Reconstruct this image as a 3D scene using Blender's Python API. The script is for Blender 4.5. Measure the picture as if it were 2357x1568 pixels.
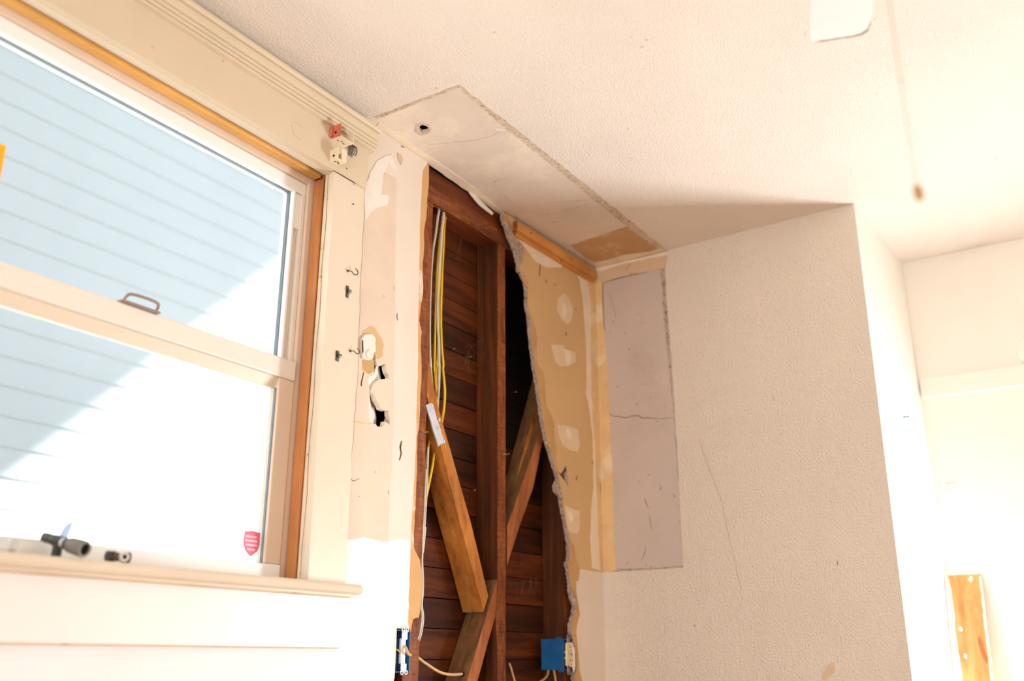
import bpy, bmesh, math, random
from mathutils import Vector, Matrix
from mathutils.geometry import tessellate_polygon

scene = bpy.context.scene
COL = scene.collection
for o in list(bpy.data.objects):
    bpy.data.objects.remove(o)

# ------------------------------------------------------------------ camera
cam_d = bpy.data.cameras.new('camera')
cam_d.sensor_width = 36.0
cam_d.sensor_fit = 'HORIZONTAL'
cam_d.lens = 33.607
cam_d.clip_start = 0.02
cam_d.dof.use_dof = True
cam_d.dof.focus_distance = 2.35
cam_d.dof.aperture_fstop = 1.8
cam = bpy.data.objects.new('camera', cam_d)
COL.objects.link(cam)
RV = Vector((0.54347547, -0.83942163, 0.00239412))
UV = Vector((-0.26607356, -0.16956035, 0.94892263))
FV = Vector((0.79614023, 0.51635318, 0.31549979))
CM = Matrix((RV, UV, -FV)).transposed().to_4x4()
CM.translation = Vector((-2.80896, -1.49754, 1.12))
cam.matrix_world = CM
scene.camera = cam

# ------------------------------------------------------------------ sky, sun, recess window daylight, added fill lamp
world = bpy.data.worlds.new('sky')
scene.world = world
world.use_nodes = True
bg = world.node_tree.nodes['Background']
bg.inputs[0].default_value = (0.95, 0.975, 1.0, 1)
bg.inputs[1].default_value = 1.32

def light(name, kind, loc, rot, energy, color, **kw):
    d = bpy.data.lights.new(name, kind)
    d.energy = energy
    d.color = color
    for k, v in kw.items():
        setattr(d, k, v)
    o = bpy.data.objects.new(name, d)
    COL.objects.link(o)
    o.location = loc
    o.rotation_euler = rot
    return o

# high summer sun, coming over the house onto the neighbour's gable
light('sun', 'SUN', (0, -4, 9), (math.radians(30), 0, math.radians(0)), 34.0, (1.0, 0.98, 0.95), angle=math.radians(3.0))
# daylight of the window in the recess wall (right of the frame), faces -x
light('daylight_recess_window', 'AREA', (0.49, -1.61, 0.90), (0, math.radians(90), math.radians(-24)), 40.0, (0.90, 0.955, 1.0),
      shape='RECTANGLE', size=1.0, size_y=0.30)
# unseen fill lamp added at the far wall to brighten the corner wall, faces +x
light('fill_far_side', 'AREA', (-5.17, -1.9, 0.95), (0, math.radians(-90), 0), 52.0, (0.99, 0.985, 0.98),
      shape='RECTANGLE', size=1.3, size_y=2.4)

vs = scene.view_settings
scene.display_settings.display_device = 'sRGB'
vs.view_transform = 'Standard'
vs.look = 'None'
vs.exposure = 0.5
vs.gamma = 1.0
vs.use_curve_mapping = False

# ------------------------------------------------------------------ helpers
CZ = 2.44

def lin(c):
    return tuple((v / 255 / 12.92) if v / 255 <= 0.04045 else ((v / 255 + 0.055) / 1.055) ** 2.4 for v in c)

MATS = {}

def nt(name):
    m = bpy.data.materials.new(name)
    m.use_nodes = True
    t = m.node_tree
    b = t.nodes['Principled BSDF']
    MATS[name] = m
    return m, t, b

def add(t, kind, **kw):
    n = t.nodes.new(kind)
    for k, v in kw.items():
        if isinstance(k, str) and k.startswith('i_'):
            n.inputs[k[2:].replace('_', ' ')].default_value = v
        else:
            setattr(n, k, v)
    return n

def ramp(t, stops):
    r = t.nodes.new('ShaderNodeValToRGB')
    e = r.color_ramp.elements
    while len(e) > 1:
        e.remove(e[-1])
    e[0].position, e[0].color = stops[0][0], (*stops[0][1], 1)
    for p, c in stops[1:]:
        q = e.new(p)
        q.color = (*c, 1)
    return r

def mixcol(t, fac, a, b, blend='MIX'):
    m = t.nodes.new('ShaderNodeMix')
    m.data_type = 'RGBA'
    m.blend_type = blend
    for sock, v in ((m.inputs[0], fac), (m.inputs[6], a), (m.inputs[7], b)):
        if hasattr(v, 'links') or hasattr(v, 'is_linked'):
            t.links.new(v, sock)
        elif isinstance(v, (int, float)):
            sock.default_value = v
        else:
            sock.default_value = (*v, 1)
    return m.outputs[2]

def paint(name, c, var=0.06, scale=6, bump=None, rough=0.6, specks=None, blotch=None, spec=0.3):
    """painted / plastered surface: base colour, slow mottling, optional specks and orange-peel relief"""
    m, t, b = nt(name)
    c = lin(c)
    co = add(t, 'ShaderNodeTexCoord')
    n = add(t, 'ShaderNodeTexNoise', i_Scale=scale, i_Detail=6.0, i_Roughness=0.6)
    t.links.new(co.outputs['Object'], n.inputs['Vector'])
    lo = tuple(v * (1 - var) for v in c)
    hi = tuple(min(1, v * (1 + var)) for v in c)
    r = ramp(t, [(0.3, lo), (0.7, hi)])
    t.links.new(n.outputs['Fac'], r.inputs[0])
    out = r.outputs[0]
    if blotch:
        bc, bs, bt, bw = blotch
        n3 = add(t, 'ShaderNodeTexNoise', i_Scale=bs, i_Detail=8.0, i_Roughness=0.7)
        t.links.new(co.outputs['Object'], n3.inputs['Vector'])
        r3 = ramp(t, [(bt, (0, 0, 0)), (bt + bw, (1, 1, 1))])
        t.links.new(n3.outputs['Fac'], r3.inputs[0])
        out = mixcol(t, r3.outputs[0], out, lin(bc))
    if specks:
        sc, ss, st = specks
        n2 = add(t, 'ShaderNodeTexNoise', i_Scale=ss, i_Detail=3.0)
        t.links.new(co.outputs['Object'], n2.inputs['Vector'])
        r2 = ramp(t, [(st, (0, 0, 0)), (st + 0.03, (1, 1, 1))])
        t.links.new(n2.outputs['Fac'], r2.inputs[0])
        out = mixcol(t, r2.outputs[0], out, lin(sc))
    t.links.new(out, b.inputs['Base Color'])
    b.inputs['Roughness'].default_value = rough
    b.inputs['Specular IOR Level'].default_value = spec
    if bump:
        bs, st, dist = bump
        nb = add(t, 'ShaderNodeTexNoise', i_Scale=bs, i_Detail=3.0, i_Roughness=0.55)
        t.links.new(co.outputs['Object'], nb.inputs['Vector'])
        bp = add(t, 'ShaderNodeBump', i_Strength=st, i_Distance=dist)
        t.links.new(nb.outputs['Fac'], bp.inputs['Height'])
        t.links.new(bp.outputs['Normal'], b.inputs['Normal'])
    return m

def wood(name, dark, mid, light_, axis='X', scale=9, stretch=0.06, rough=0.65, bump=0.25, saw=None, rot=None, chalk=None):
    """wood with grain drawn out along an axis; saw = strength of cross-wise saw marks; chalk = pale plaster smears"""
    m, t, b = nt(name)
    co = add(t, 'ShaderNodeTexCoord')
    mp = add(t, 'ShaderNodeMapping')
    s = [1.0, 1.0, 1.0]
    s['XYZ'.index(axis)] = stretch
    mp.inputs['Scale'].default_value = s
    if rot:
        mp2 = add(t, 'ShaderNodeMapping')
        mp2.inputs['Rotation'].default_value = rot
        t.links.new(co.outputs['Object'], mp2.inputs['Vector'])
        t.links.new(mp2.outputs['Vector'], mp.inputs['Vector'])
    else:
        t.links.new(co.outputs['Object'], mp.inputs['Vector'])
    n = add(t, 'ShaderNodeTexNoise', i_Scale=scale * 5, i_Detail=8.0, i_Roughness=0.65, i_Distortion=0.6)
    t.links.new(mp.outputs['Vector'], n.inputs['Vector'])
    r = ramp(t, [(0.28, lin(dark)), (0.5, lin(mid)), (0.74, lin(light_))])
    t.links.new(n.outputs['Fac'], r.inputs[0])
    out = r.outputs[0]
    n2 = add(t, 'ShaderNodeTexNoise', i_Scale=5.0, i_Detail=4.0)
    t.links.new(co.outputs['Object'], n2.inputs['Vector'])
    r2 = ramp(t, [(0.3, (0.62, 0.6, 0.58)), (0.65, (1, 1, 1))])
    t.links.new(n2.outputs['Fac'], r2.inputs[0])
    out = mixcol(t, 0.8, out, r2.outputs[0], 'MULTIPLY')
    h = n.outputs['Fac']
    if saw:
        w = add(t, 'ShaderNodeTexNoise', i_Scale=90.0, i_Detail=4.0, i_Roughness=0.8)
        mp3 = add(t, 'ShaderNodeMapping')
        s3 = [0.25, 0.25, 0.25]
        s3['XYZ'.index(axis)] = 2.0
        mp3.inputs['Scale'].default_value = s3
        t.links.new(mp.outputs['Vector'] if rot else co.outputs['Object'], mp3.inputs['Vector'])
        t.links.new(mp3.outputs['Vector'], w.inputs['Vector'])
        r3 = ramp(t, [(0.35, (0.55, 0.5, 0.48)), (0.62, (1.1, 1.1, 1.1))])
        t.links.new(w.outputs['Fac'], r3.inputs[0])
        out = mixcol(t, saw, out, r3.outputs[0], 'MULTIPLY')
    if chalk:
        cc, cs, ct = chalk
        n4 = add(t, 'ShaderNodeTexNoise', i_Scale=cs, i_Detail=8.0, i_Roughness=0.75)
        t.links.new(co.outputs['Object'], n4.inputs['Vector'])
        r4 = ramp(t, [(ct, (0, 0, 0)), (ct + 0.07, (1, 1, 1))])
        t.links.new(n4.outputs['Fac'], r4.inputs[0])
        out = mixcol(t, r4.outputs[0], out, lin(cc))
    t.links.new(out, b.inputs['Base Color'])
    b.inputs['Roughness'].default_value = rough
    b.inputs['Specular IOR Level'].default_value = 0.25
    bp = add(t, 'ShaderNodeBump', i_Strength=bump, i_Distance=0.002)
    t.links.new(h, bp.inputs['Height'])
    t.links.new(bp.outputs['Normal'], b.inputs['Normal'])
    return m

def plain(name, c, rough=0.5, metal=0.0, spec=0.5, noise=0.12, scale=40, alpha=None):
    m, t, b = nt(name)
    c = lin(c)
    co = add(t, 'ShaderNodeTexCoord')
    n = add(t, 'ShaderNodeTexNoise', i_Scale=scale, i_Detail=4.0)
    t.links.new(co.outputs['Object'], n.inputs['Vector'])
    r = ramp(t, [(0.3, tuple(v * (1 - noise) for v in c)), (0.7, tuple(min(1, v * (1 + noise)) for v in c))])
    t.links.new(n.outputs['Fac'], r.inputs[0])
    t.links.new(r.outputs[0], b.inputs['Base Color'])
    b.inputs['Roughness'].default_value = rough
    b.inputs['Metallic'].default_value = metal
    b.inputs['Specular IOR Level'].default_value = spec
    if alpha is not None:
        b.inputs['Alpha'].default_value = alpha
    return m

def glass(name, tint=(0.93, 0.97, 0.98), refl=0.05):
    m = bpy.data.materials.new(name)
    m.use_nodes = True
    t = m.node_tree
    t.nodes.clear()
    o = t.nodes.new('ShaderNodeOutputMaterial')
    tr = t.nodes.new('ShaderNodeBsdfTransparent')
    tr.inputs[0].default_value = (*tint, 1)
    gl = t.nodes.new('ShaderNodeBsdfGlossy')
    gl.inputs['Roughness'].default_value = 0.02
    mx = t.nodes.new('ShaderNodeMixShader')
    mx.inputs[0].default_value = refl
    t.links.new(tr.outputs[0], mx.inputs[1])
    t.links.new(gl.outputs[0], mx.inputs[2])
    t.links.new(mx.outputs[0], o.inputs[0])
    MATS[name] = m
    return m

ORIGIN = {}

def link(name, me, mat, parent=None):
    o = bpy.data.objects.new(name, me)
    COL.objects.link(o)
    if mat is not None:
        me.materials.clear()
        me.materials.append(MATS[mat] if isinstance(mat, str) else mat)
    if parent is not None:
        o.parent = parent
        o.matrix_parent_inverse = Matrix.Translation(ORIGIN.get(parent.name, Vector())).inverted()
    return o

def tag(o, label=None, cat=None, group=None, kind=None):
    if label: o['label'] = label
    if cat: o['category'] = cat
    if group: o['group'] = group
    if kind: o['kind'] = kind
    return o

def empty(name, loc=(0, 0, 0)):
    o = bpy.data.objects.new(name, None)
    o.empty_display_size = 0.05
    COL.objects.link(o)
    o.location = loc
    ORIGIN[o.name] = Vector(loc)
    return o

def from_bm(name, bm, mat, parent=None, smooth=False):
    bmesh.ops.recalc_face_normals(bm, faces=bm.faces)
    me = bpy.data.meshes.new(name)
    bm.to_mesh(me)
    bm.free()
    if smooth:
        for p in me.polygons:
            p.use_smooth = True
    return link(name, me, mat, parent)

def bm_box(bm, x0, x1, y0, y1, z0, z1, bevel=0.0, seg=2):
    b = bmesh.new()
    bmesh.ops.create_cube(b, size=1)
    for v in b.verts:
        v.co = Vector((x0 + (v.co.x + .5) * (x1 - x0), y0 + (v.co.y + .5) * (y1 - y0), z0 + (v.co.z + .5) * (z1 - z0)))
    if bevel:
        bmesh.ops.bevel(b, geom=b.edges[:], offset=bevel, segments=seg, affect='EDGES', profile=0.5)
    me = bpy.data.meshes.new('t')
    b.to_mesh(me)
    b.free()
    bm.from_mesh(me)
    bpy.data.meshes.remove(me)

def box(name, x0, x1, y0, y1, z0, z1, mat, parent=None, bevel=0.0):
    bm = bmesh.new()
    bm_box(bm, x0, x1, y0, y1, z0, z1, bevel)
    return from_bm(name, bm, mat, parent)

def yw(x):       # the stretch of window wall beyond the opening bellies out a little towards the corner
    return -0.027 * min(1, max(0, (x + .85) / .85))

def xb(y):
    return -0.030 * min(1.2, max(0, (-y - .027) / .904))

MAP = {
    'A': lambda u, v, d: (u, d, v),
    'AR': lambda u, v, d: (u, yw(u) + d, v),
    'B': lambda u, v, d: (xb(u) + d, u, v),
    'C': lambda u, v, d: (u, v, CZ + d),
    'R': lambda u, v, d: (0.533 + d, u, v),
    'E': lambda u, v, d: (u, -0.932 + d - 0.05 * (u + .03), v),   # wall return
}

def jag(poly, step=0.012, amp=0.002, seed=1, closed=True):
    """roughens the outline of a torn or trowelled piece"""
    rnd = random.Random(seed)
    out = []
    n = len(poly)
    for i in range(n if closed else n - 1):
        a, b = Vector(poly[i]), Vector(poly[(i + 1) % n])
        L = (b - a).length
        k = max(1, int(L / step))
        nrm = Vector((-(b - a).y, (b - a).x))
        if nrm.length:
            nrm.normalize()
        for j in range(k):
            p = a.lerp(b, j / k)
            if j:
                p = p + nrm * rnd.uniform(-amp, amp)
            out.append((p.x, p.y))
    if not closed:
        out.append(tuple(poly[-1]))
    return out

def bm_slab(bm, mp, outer, holes, d0, d1):
    f = MAP[mp] if isinstance(mp, str) else mp
    loops = [outer] + list(holes)
    flat = [p for l in loops for p in l]
    tris = tessellate_polygon([[Vector((p[0], p[1], 0)) for p in l] for l in loops])
    va = [bm.verts.new(f(p[0], p[1], d0)) for p in flat]
    vb = [bm.verts.new(f(p[0], p[1], d1)) for p in flat]
    for a, b, c in tris:
        try:
            bm.faces.new((va[a], va[b], va[c]))
            bm.faces.new((vb[c], vb[b], vb[a]))
        except ValueError:
            pass
    k = 0
    for l in loops:
        n = len(l)
        for i in range(n):
            j = (i + 1) % n
            bm.faces.new((va[k + i], va[k + j], vb[k + j], vb[k + i]))
        k += n

def slab(name, mp, outer, d0, d1, mat, parent=None, holes=()):
    bm = bmesh.new()
    bm_slab(bm, mp, outer, holes, d0, d1)
    return from_bm(name, bm, mat, parent)

def ribbon(name, mp, pts, w, d0, d1, mat, parent=None, seed=3):
    """a crack or scratch: a thin strip that follows a line on a surface"""
    rnd = random.Random(seed)
    L, R_ = [], []
    for i, p in enumerate(pts):
        a = Vector(pts[max(0, i - 1)])
        b = Vector(pts[min(len(pts) - 1, i + 1)])
        t = (b - a).normalized()
        nn = Vector((-t.y, t.x))
        ww = w * (0.25 if i in (0, len(pts) - 1) else rnd.uniform(0.5, 1.1)) / 2
        q = Vector(p)
        L.append(tuple(q + nn * ww))
        R_.append(tuple(q - nn * ww))
    return slab(name, mp, L + R_[::-1], d0, d1, mat, parent)

def bm_tube(bm, pts, r, seg=10, caps=True, radii=None):
    pts = [Vector(p) for p in pts]
    rings = []
    up = None
    for i, p in enumerate(pts):
        a = pts[max(0, i - 1)]
        b = pts[min(len(pts) - 1, i + 1)]
        t = (b - a).normalized()
        if up is None:
            up = t.orthogonal().normalized()
        else:
            up = (up - t * up.dot(t)).normalized()
        s = t.cross(up)
        rr = radii[i] if radii else r
        rings.append([bm.verts.new(p + (up * math.cos(2 * math.pi * k / seg) + s * math.sin(2 * math.pi * k / seg)) * rr) for k in range(seg)])
    for i in range(len(rings) - 1):
        for k in range(seg):
            j = (k + 1) % seg
            bm.faces.new((rings[i][k], rings[i][j], rings[i + 1][j], rings[i + 1][k]))
    if caps:
        bm.faces.new(rings[0][::-1])
        bm.faces.new(rings[-1])

def spline(pts, n=6):
    pts = [Vector(p) for p in pts]
    out = []
    for i in range(len(pts) - 1):
        p0 = pts[max(0, i - 1)]
        p1, p2 = pts[i], pts[i + 1]
        p3 = pts[min(len(pts) - 1, i + 2)]
        for k in range(n):
            t = k / n
            out.append(0.5 * ((2 * p1) + (p2 - p0) * t + (2 * p0 - 5 * p1 + 4 * p2 - p3) * t * t + (3 * p1 - p0 - 3 * p2 + p3) * t ** 3))
    out.append(pts[-1])
    return out

def tube(name, pts, r, mat, parent=None, seg=10, sm=6):
    bm = bmesh.new()
    bm_tube(bm, spline(pts, sm) if sm else pts, r, seg)
    return from_bm(name, bm, mat, parent, smooth=True)

def bm_lathe(bm, prof, o, axis, seg=24):
    """prof: (radius, height along axis)"""
    o = Vector(o)
    ax = Vector(axis).normalized()
    u = ax.orthogonal().normalized()
    v = ax.cross(u)
    rings = []
    for r, h in prof:
        c = o + ax * h
        if r < 1e-6:
            rings.append([bm.verts.new(c)])
        else:
            rings.append([bm.verts.new(c + (u * math.cos(2 * math.pi * k / seg) + v * math.sin(2 * math.pi * k / seg)) * r) for k in range(seg)])
    for a, b in zip(rings, rings[1:]):
        for k in range(seg):
            j = (k + 1) % seg
            if len(a) == 1 and len(b) == 1:
                continue
            if len(a) == 1:
                bm.faces.new((a[0], b[j], b[k]))
            elif len(b) == 1:
                bm.faces.new((a[k], a[j], b[0]))
            else:
                bm.faces.new((a[k], a[j], b[j], b[k]))

def lathe(name, prof, o, axis, mat, parent=None, seg=24):
    bm = bmesh.new()
    bm_lathe(bm, prof, o, axis, seg)
    return from_bm(name, bm, mat, parent, smooth=False)

def extrude_x(name, prof, x0, x1, mat, parent=None, yfun=None):
    """profile of (y, z) points drawn out along x"""
    n = 12 if yfun else 1
    bm = bmesh.new()
    rings = []
    for i in range(n + 1):
        x = x0 + (x1 - x0) * i / n
        oy = yfun(x) if yfun else 0
        rings.append([bm.verts.new((x, y + oy, z)) for y, z in prof])
    m = len(prof)
    for a, b in zip(rings, rings[1:]):
        for k in range(m):
            j = (k + 1) % m
            bm.faces.new((a[k], a[j], b[j], b[k]))
    for ring in (rings[0], rings[-1]):
        tr = tessellate_polygon([[Vector((p[0], p[1], 0)) for p in prof]])
        for a, b, c in tr:
            bm.faces.new((ring[a], ring[b], ring[c]))
    return from_bm(name, bm, mat, parent)

def pl(poly, mp, d):
    f = MAP[mp]
    return [f(u, v, d) for u, v in poly]

# ------------------------------------------------------------------ materials
paint('ceiling_texture_paint', (237, 226, 214), 0.03, 4, bump=(210, 0.75, 0.005), rough=0.75, specks=((205, 185, 160), 60, 0.74))
paint('wall_texture_paint', (235, 222, 206), 0.03, 3, bump=(170, 1.0, 0.007), rough=0.7, specks=((200, 175, 150), 35, 0.76))
paint('wall_smooth_paint', (229, 215, 199), 0.03, 5, bump=(60, 0.12, 0.002), rough=0.6, specks=((190, 160, 135), 45, 0.74))
paint('old_wall_paint', (223, 203, 181), 0.05, 7, bump=(60, 0.15, 0.002), rough=0.65, specks=((180, 150, 125), 45, 0.73))
paint('lower_wall_paint', (237, 235, 234), 0.02, 5, bump=(120, 0.35, 0.003), rough=0.6)
paint('recess_paint', (243, 237, 226), 0.02, 3, rough=0.6)
paint('white_filler', (234, 225, 214), 0.04, 22, bump=(70, 0.3, 0.002), rough=0.8)
paint('joint_compound', (236, 220, 196), 0.06, 14, bump=(50, 0.3, 0.002), rough=0.8)
paint('patch_plaster', (223, 209, 193), 0.07, 5, bump=(25, 0.15, 0.002), rough=0.75, blotch=((238, 224, 204), 3.5, 0.52, 0.12), specks=((165, 140, 115), 70, 0.735))
paint('tan_paper', (212, 176, 128), 0.06, 4, bump=(40, 0.15, 0.001), rough=0.8, specks=((165, 122, 78), 60, 0.75))
paint('torn_paper', (200, 158, 108), 0.10, 18, bump=(90, 0.4, 0.002), rough=0.9)
paint('pale_mud', (226, 204, 170), 0.05, 25, rough=0.85)
paint('ceiling_tan_paper', (198, 160, 116), 0.08, 12, bump=(40, 0.2, 0.001), rough=0.85, blotch=((214, 184, 146), 9, 0.58, 0.1))
paint('gypsum', (190, 168, 154), 0.2, 60, bump=(140, 1.0, 0.006), rough=0.95, blotch=((148, 124, 112), 110, 0.5, 0.12))
paint('grey_plaster', (203, 187, 176), 0.05, 4, bump=(120, 0.2, 0.002), rough=0.85, specks=((150, 128, 112), 55, 0.70), blotch=((192, 172, 158), 2.6, 0.55, 0.15))
paint('corner_tape', (224, 190, 140), 0.10, 10, bump=(40, 0.3, 0.002), rough=0.8, blotch=((234, 214, 182), 7, 0.52, 0.1))
paint('tape_strip', (214, 188, 158), 0.10, 12, bump=(40, 0.3, 0.002), rough=0.85, blotch=((182, 140, 102), 14, 0.58, 0.1))
paint('cut_edge_paper', (212, 166, 112), 0.08, 14, bump=(60, 0.4, 0.002), rough=0.9, blotch=((232, 206, 182), 7, 0.56, 0.06))
paint('grime', (150, 122, 96), 0.25, 60, rough=0.95)
paint('edge_grime', (212, 194, 172), 0.08, 30, bump=(120, 0.4, 0.002), rough=0.9, blotch=((168, 140, 112), 75, 0.5, 0.16))
paint('edge_grime_dark', (190, 172, 158), 0.10, 30, rough=0.9, blotch=((122, 100, 84), 60, 0.48, 0.16))
paint('crack', (96, 70, 52), 0.2, 80, rough=1.0)
paint('void', (14, 9, 7), 0.2, 20, rough=1.0)
paint('trim_paint', (226, 210, 187), 0.03, 6, bump=(30, 0.1, 0.001), rough=0.42, specks=((196, 165, 130), 40, 0.75), spec=0.45)
paint('trim_tan', (217, 199, 171), 0.04, 5, bump=(30, 0.1, 0.001), rough=0.45, specks=((190, 160, 125), 40, 0.75), spec=0.4)
paint('trim_paint_worn', (226, 208, 182), 0.08, 16, bump=(60, 0.3, 0.002), rough=0.6, blotch=((176, 142, 108), 26, 0.60, 0.06))
paint('trim_paint_lit', (238, 231, 225), 0.02, 6, bump=(30, 0.1, 0.001), rough=0.42, spec=0.45)  # trim paint made whiter, with the strong low light put into its colour
paint('sash_paint', (236, 226, 214), 0.02, 5, rough=0.4, spec=0.45)
paint('sash_white', (246, 246, 244), 0.02, 5, rough=0.35, spec=0.5)
paint('frame_beige', (226, 204, 182), 0.04, 6, rough=0.5)
plain('gasket', (112, 124, 132), 0.5)
wood('stop_wood', (176, 104, 58), (206, 136, 82), (222, 160, 104), 'Z', 6, 0.05, rough=0.5, bump=0.1)
wood('gold_wood', (222, 158, 76), (240, 184, 104), (250, 204, 132), 'X', 6, 0.04, rough=0.4, bump=0.1)
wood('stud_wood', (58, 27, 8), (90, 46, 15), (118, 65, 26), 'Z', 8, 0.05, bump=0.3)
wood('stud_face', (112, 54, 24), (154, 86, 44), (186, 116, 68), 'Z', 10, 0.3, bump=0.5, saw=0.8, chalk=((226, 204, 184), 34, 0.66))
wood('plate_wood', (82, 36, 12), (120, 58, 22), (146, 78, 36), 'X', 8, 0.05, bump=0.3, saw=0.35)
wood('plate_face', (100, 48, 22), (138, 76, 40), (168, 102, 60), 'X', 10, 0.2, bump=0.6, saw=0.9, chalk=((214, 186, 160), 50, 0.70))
wood('plank_wood', (28, 11, 4), (96, 45, 13), (134, 69, 25), 'X', 5, 0.10, bump=0.3)
wood('plank_wood_dark', (16, 7, 3), (64, 29, 8), (96, 46, 15), 'X', 5, 0.12, bump=0.3)
wood('plank_wood_shaded', (6, 3, 2), (20, 9, 4), (34, 15, 7), 'X', 5, 0.12, bump=0.3)  # near-black plank copy with deep cavity shade put into the colour
wood('brace_wood', (150, 84, 30), (200, 126, 54), (224, 156, 80), 'Z', 8, 0.15, bump=0.3, rot=(0, math.radians(15), 0), saw=0.35)
wood('brace_wood_red', (136, 72, 36), (184, 112, 64), (208, 140, 90), 'Z', 9, 0.12, bump=0.4, rot=(0, math.radians(-15), 0), saw=0.35, chalk=((224, 190, 160), 40, 0.68))
wood('brace_wood_dusty', (96, 62, 36), (130, 90, 55), (154, 112, 74), 'Z', 8, 0.2, bump=0.3, rot=(0, math.radians(-15), 0))
wood('batten_wood', (190, 116, 48), (216, 148, 76), (228, 168, 98), 'X', 7, 0.04, rough=0.5, bump=0.15)
wood('batten_end', (96, 54, 26), (150, 90, 46), (190, 124, 70), 'Y', 14, 0.5, bump=0.8)
wood('plank_bare', (196, 120, 62), (226, 156, 94), (240, 186, 126), 'Z', 5, 0.06, rough=0.5, bump=0.1)
plain('gash', (172, 84, 40), 0.6, noise=0.3)
plain('cable_yellow', (246, 204, 20), 0.4, noise=0.05)
plain('cable_white', (214, 202, 186), 0.5, noise=0.08)
plain('cable_tan', (222, 178, 126), 0.5, noise=0.08)
plain('galvanised', (214, 221, 228), 0.35, metal=0.35, noise=0.1)
plain('steel', (150, 146, 142), 0.35, metal=0.9)
plain('dark_steel', (92, 86, 80), 0.4, metal=0.8, noise=0.3)
plain('box_blue', (22, 92, 150), 0.45, noise=0.12, scale=25)
plain('box_blue_shaded', (14, 44, 96), 0.5)  # darker copy of the box blue, for the shaded inside
plain('ivory', (224, 202, 160), 0.35, noise=0.03)
plain('device_white', (240, 240, 240), 0.35, noise=0.03)
plain('brass', (206, 160, 92), 0.35, metal=0.6)
plain('bracket_cream', (236, 220, 190), 0.5, noise=0.05)
plain('bracket_red', (206, 112, 84), 0.6, noise=0.15)
plain('pipe_black', (48, 42, 36), 0.45, noise=0.2)
plain('pipe_grey', (110, 100, 86), 0.5, noise=0.15)
plain('pipe_ring', (196, 192, 184), 0.4)
plain('clear_plastic', (150, 172, 214), 0.15, noise=0.03, alpha=0.75)
plain('jar_glass', (224, 222, 216), 0.12, noise=0.03, alpha=0.5)
plain('sticker_pink', (236, 110, 138), 0.5, noise=0.12, scale=60)
plain('sticker_print', (252, 214, 222), 0.5)
plain('handle_taupe', (150, 130, 118), 0.35, noise=0.05)
plain('tape_yellow', (255, 178, 20), 0.5, noise=0.05)
plain('fan_white', (240, 240, 238), 0.45, noise=0.02)
plain('fan_dust', (170, 150, 132), 0.9, noise=0.2)
plain('chain_metal', (176, 150, 130), 0.4, metal=0.4)
plain('fob_wood', (176, 136, 84), 0.5, noise=0.2, scale=120)
plain('pin_blue', (30, 120, 170), 0.4)
plain('cobweb', (126, 100, 78), 0.9)
paint('siding_paint', (198, 204, 209), 0.03, 2, rough=0.6)
paint('eave_paint', (220, 226, 230), 0.03, 2, rough=0.6)
paint('exterior_sheathing', (70, 60, 52), 0.1, 4, rough=0.9)
paint('ground_dirt', (138, 134, 124), 0.15, 2, rough=0.9)
wood('floor_wood', (150, 108, 70), (182, 138, 94), (200, 158, 112), 'X', 4, 0.06, rough=0.45, bump=0.1)
glass('window_glass')


# ------------------------------------------------------------------ the room shell
XL, YB = -5.2, -4.0       # far side and back of the room
EY = -0.936               # where the corner wall ends

floor = box('floor', XL, 1.2, YB, 0.2, -0.1, 0.0, 'floor_wood')
tag(floor, 'wooden floor of the room below the frame', 'floor', kind='structure')

# ceiling: sprayed orange-peel coat with the smooth rectangle where the cupboards hung
ceiling = empty('ceiling', (-2, -2, CZ))
tag(ceiling, 'cream ceiling with fine sprayed texture', 'ceiling', kind='structure')
PATCH = [(-1.2004,-0.0260),(-1.1980,-0.2983),(-0.6770,-0.3077),(-0.0049,-0.3113)]
edge_patch = jag(PATCH, 0.02, 0.0022, 11, closed=False)
coat = [(XL, YB), (0.60, YB), (0.60, -0.93), (0.02, -0.93), (0.02, PATCH[-1][1])] + edge_patch[::-1] + [(PATCH[0][0] - 0.005, 0.004), (XL, 0.004)]
slab('ceiling_coat', 'C', coat, 0.0, 0.012, 'ceiling_texture_paint', ceiling)
hole_c = jag([(-1.0968,-0.0973),(-1.0976,-0.1080),(-1.0846,-0.1123),(-1.0712,-0.1091),(-1.0604,-0.0935),(-1.0637,-0.0801),(-1.0774,-0.0792)], 0.008, 0.0015, 5)
patch_out = [(-1.24, 0.010), (-1.24, -0.33), (0.04, -0.345), (0.04, 0.010)]
patch = slab('plaster_patch', 'C', patch_out, 0.0032, 0.014, 'patch_plaster', ceiling, holes=[hole_c])
tag(patch, 'smooth grey-beige plaster rectangle left on the ceiling')
slab('hole_rim', 'C', jag([(-1.1074,-0.0927),(-1.1050,-0.1123),(-1.0902,-0.1195),(-1.0664,-0.1126),(-1.0526,-0.0933),(-1.0562,-0.0713),(-1.0795,-0.0677)], 0.006, 0.0016, 7), 0.0020, 0.0032, 'edge_grime', patch, holes=[hole_c])
slab('tan_paper', 'C', jag([(-0.2192,-0.0502),(-0.2368,-0.1720),(-0.2508,-0.2743),(-0.2103,-0.2886),(-0.1207,-0.3023),(-0.0350,-0.2913),(-0.0241,-0.2539),(-0.0489,-0.1737),(-0.0406,-0.1021),(-0.0463,-0.0502),(-0.1296,-0.0475)], 0.015, 0.0025, 8), 0.0026, 0.0033, 'ceiling_tan_paper', patch)
slab('compound_strip', 'C', jag([(-0.0463,-0.0502),(-0.0406,-0.1021),(-0.0489,-0.1737),(-0.0241,-0.2539),(-0.0350,-0.2913),(-0.0049,-0.3113),(0.0060,-0.0291)], 0.015, 0.002, 9), 0.0016, 0.0033, 'joint_compound', patch)
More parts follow.
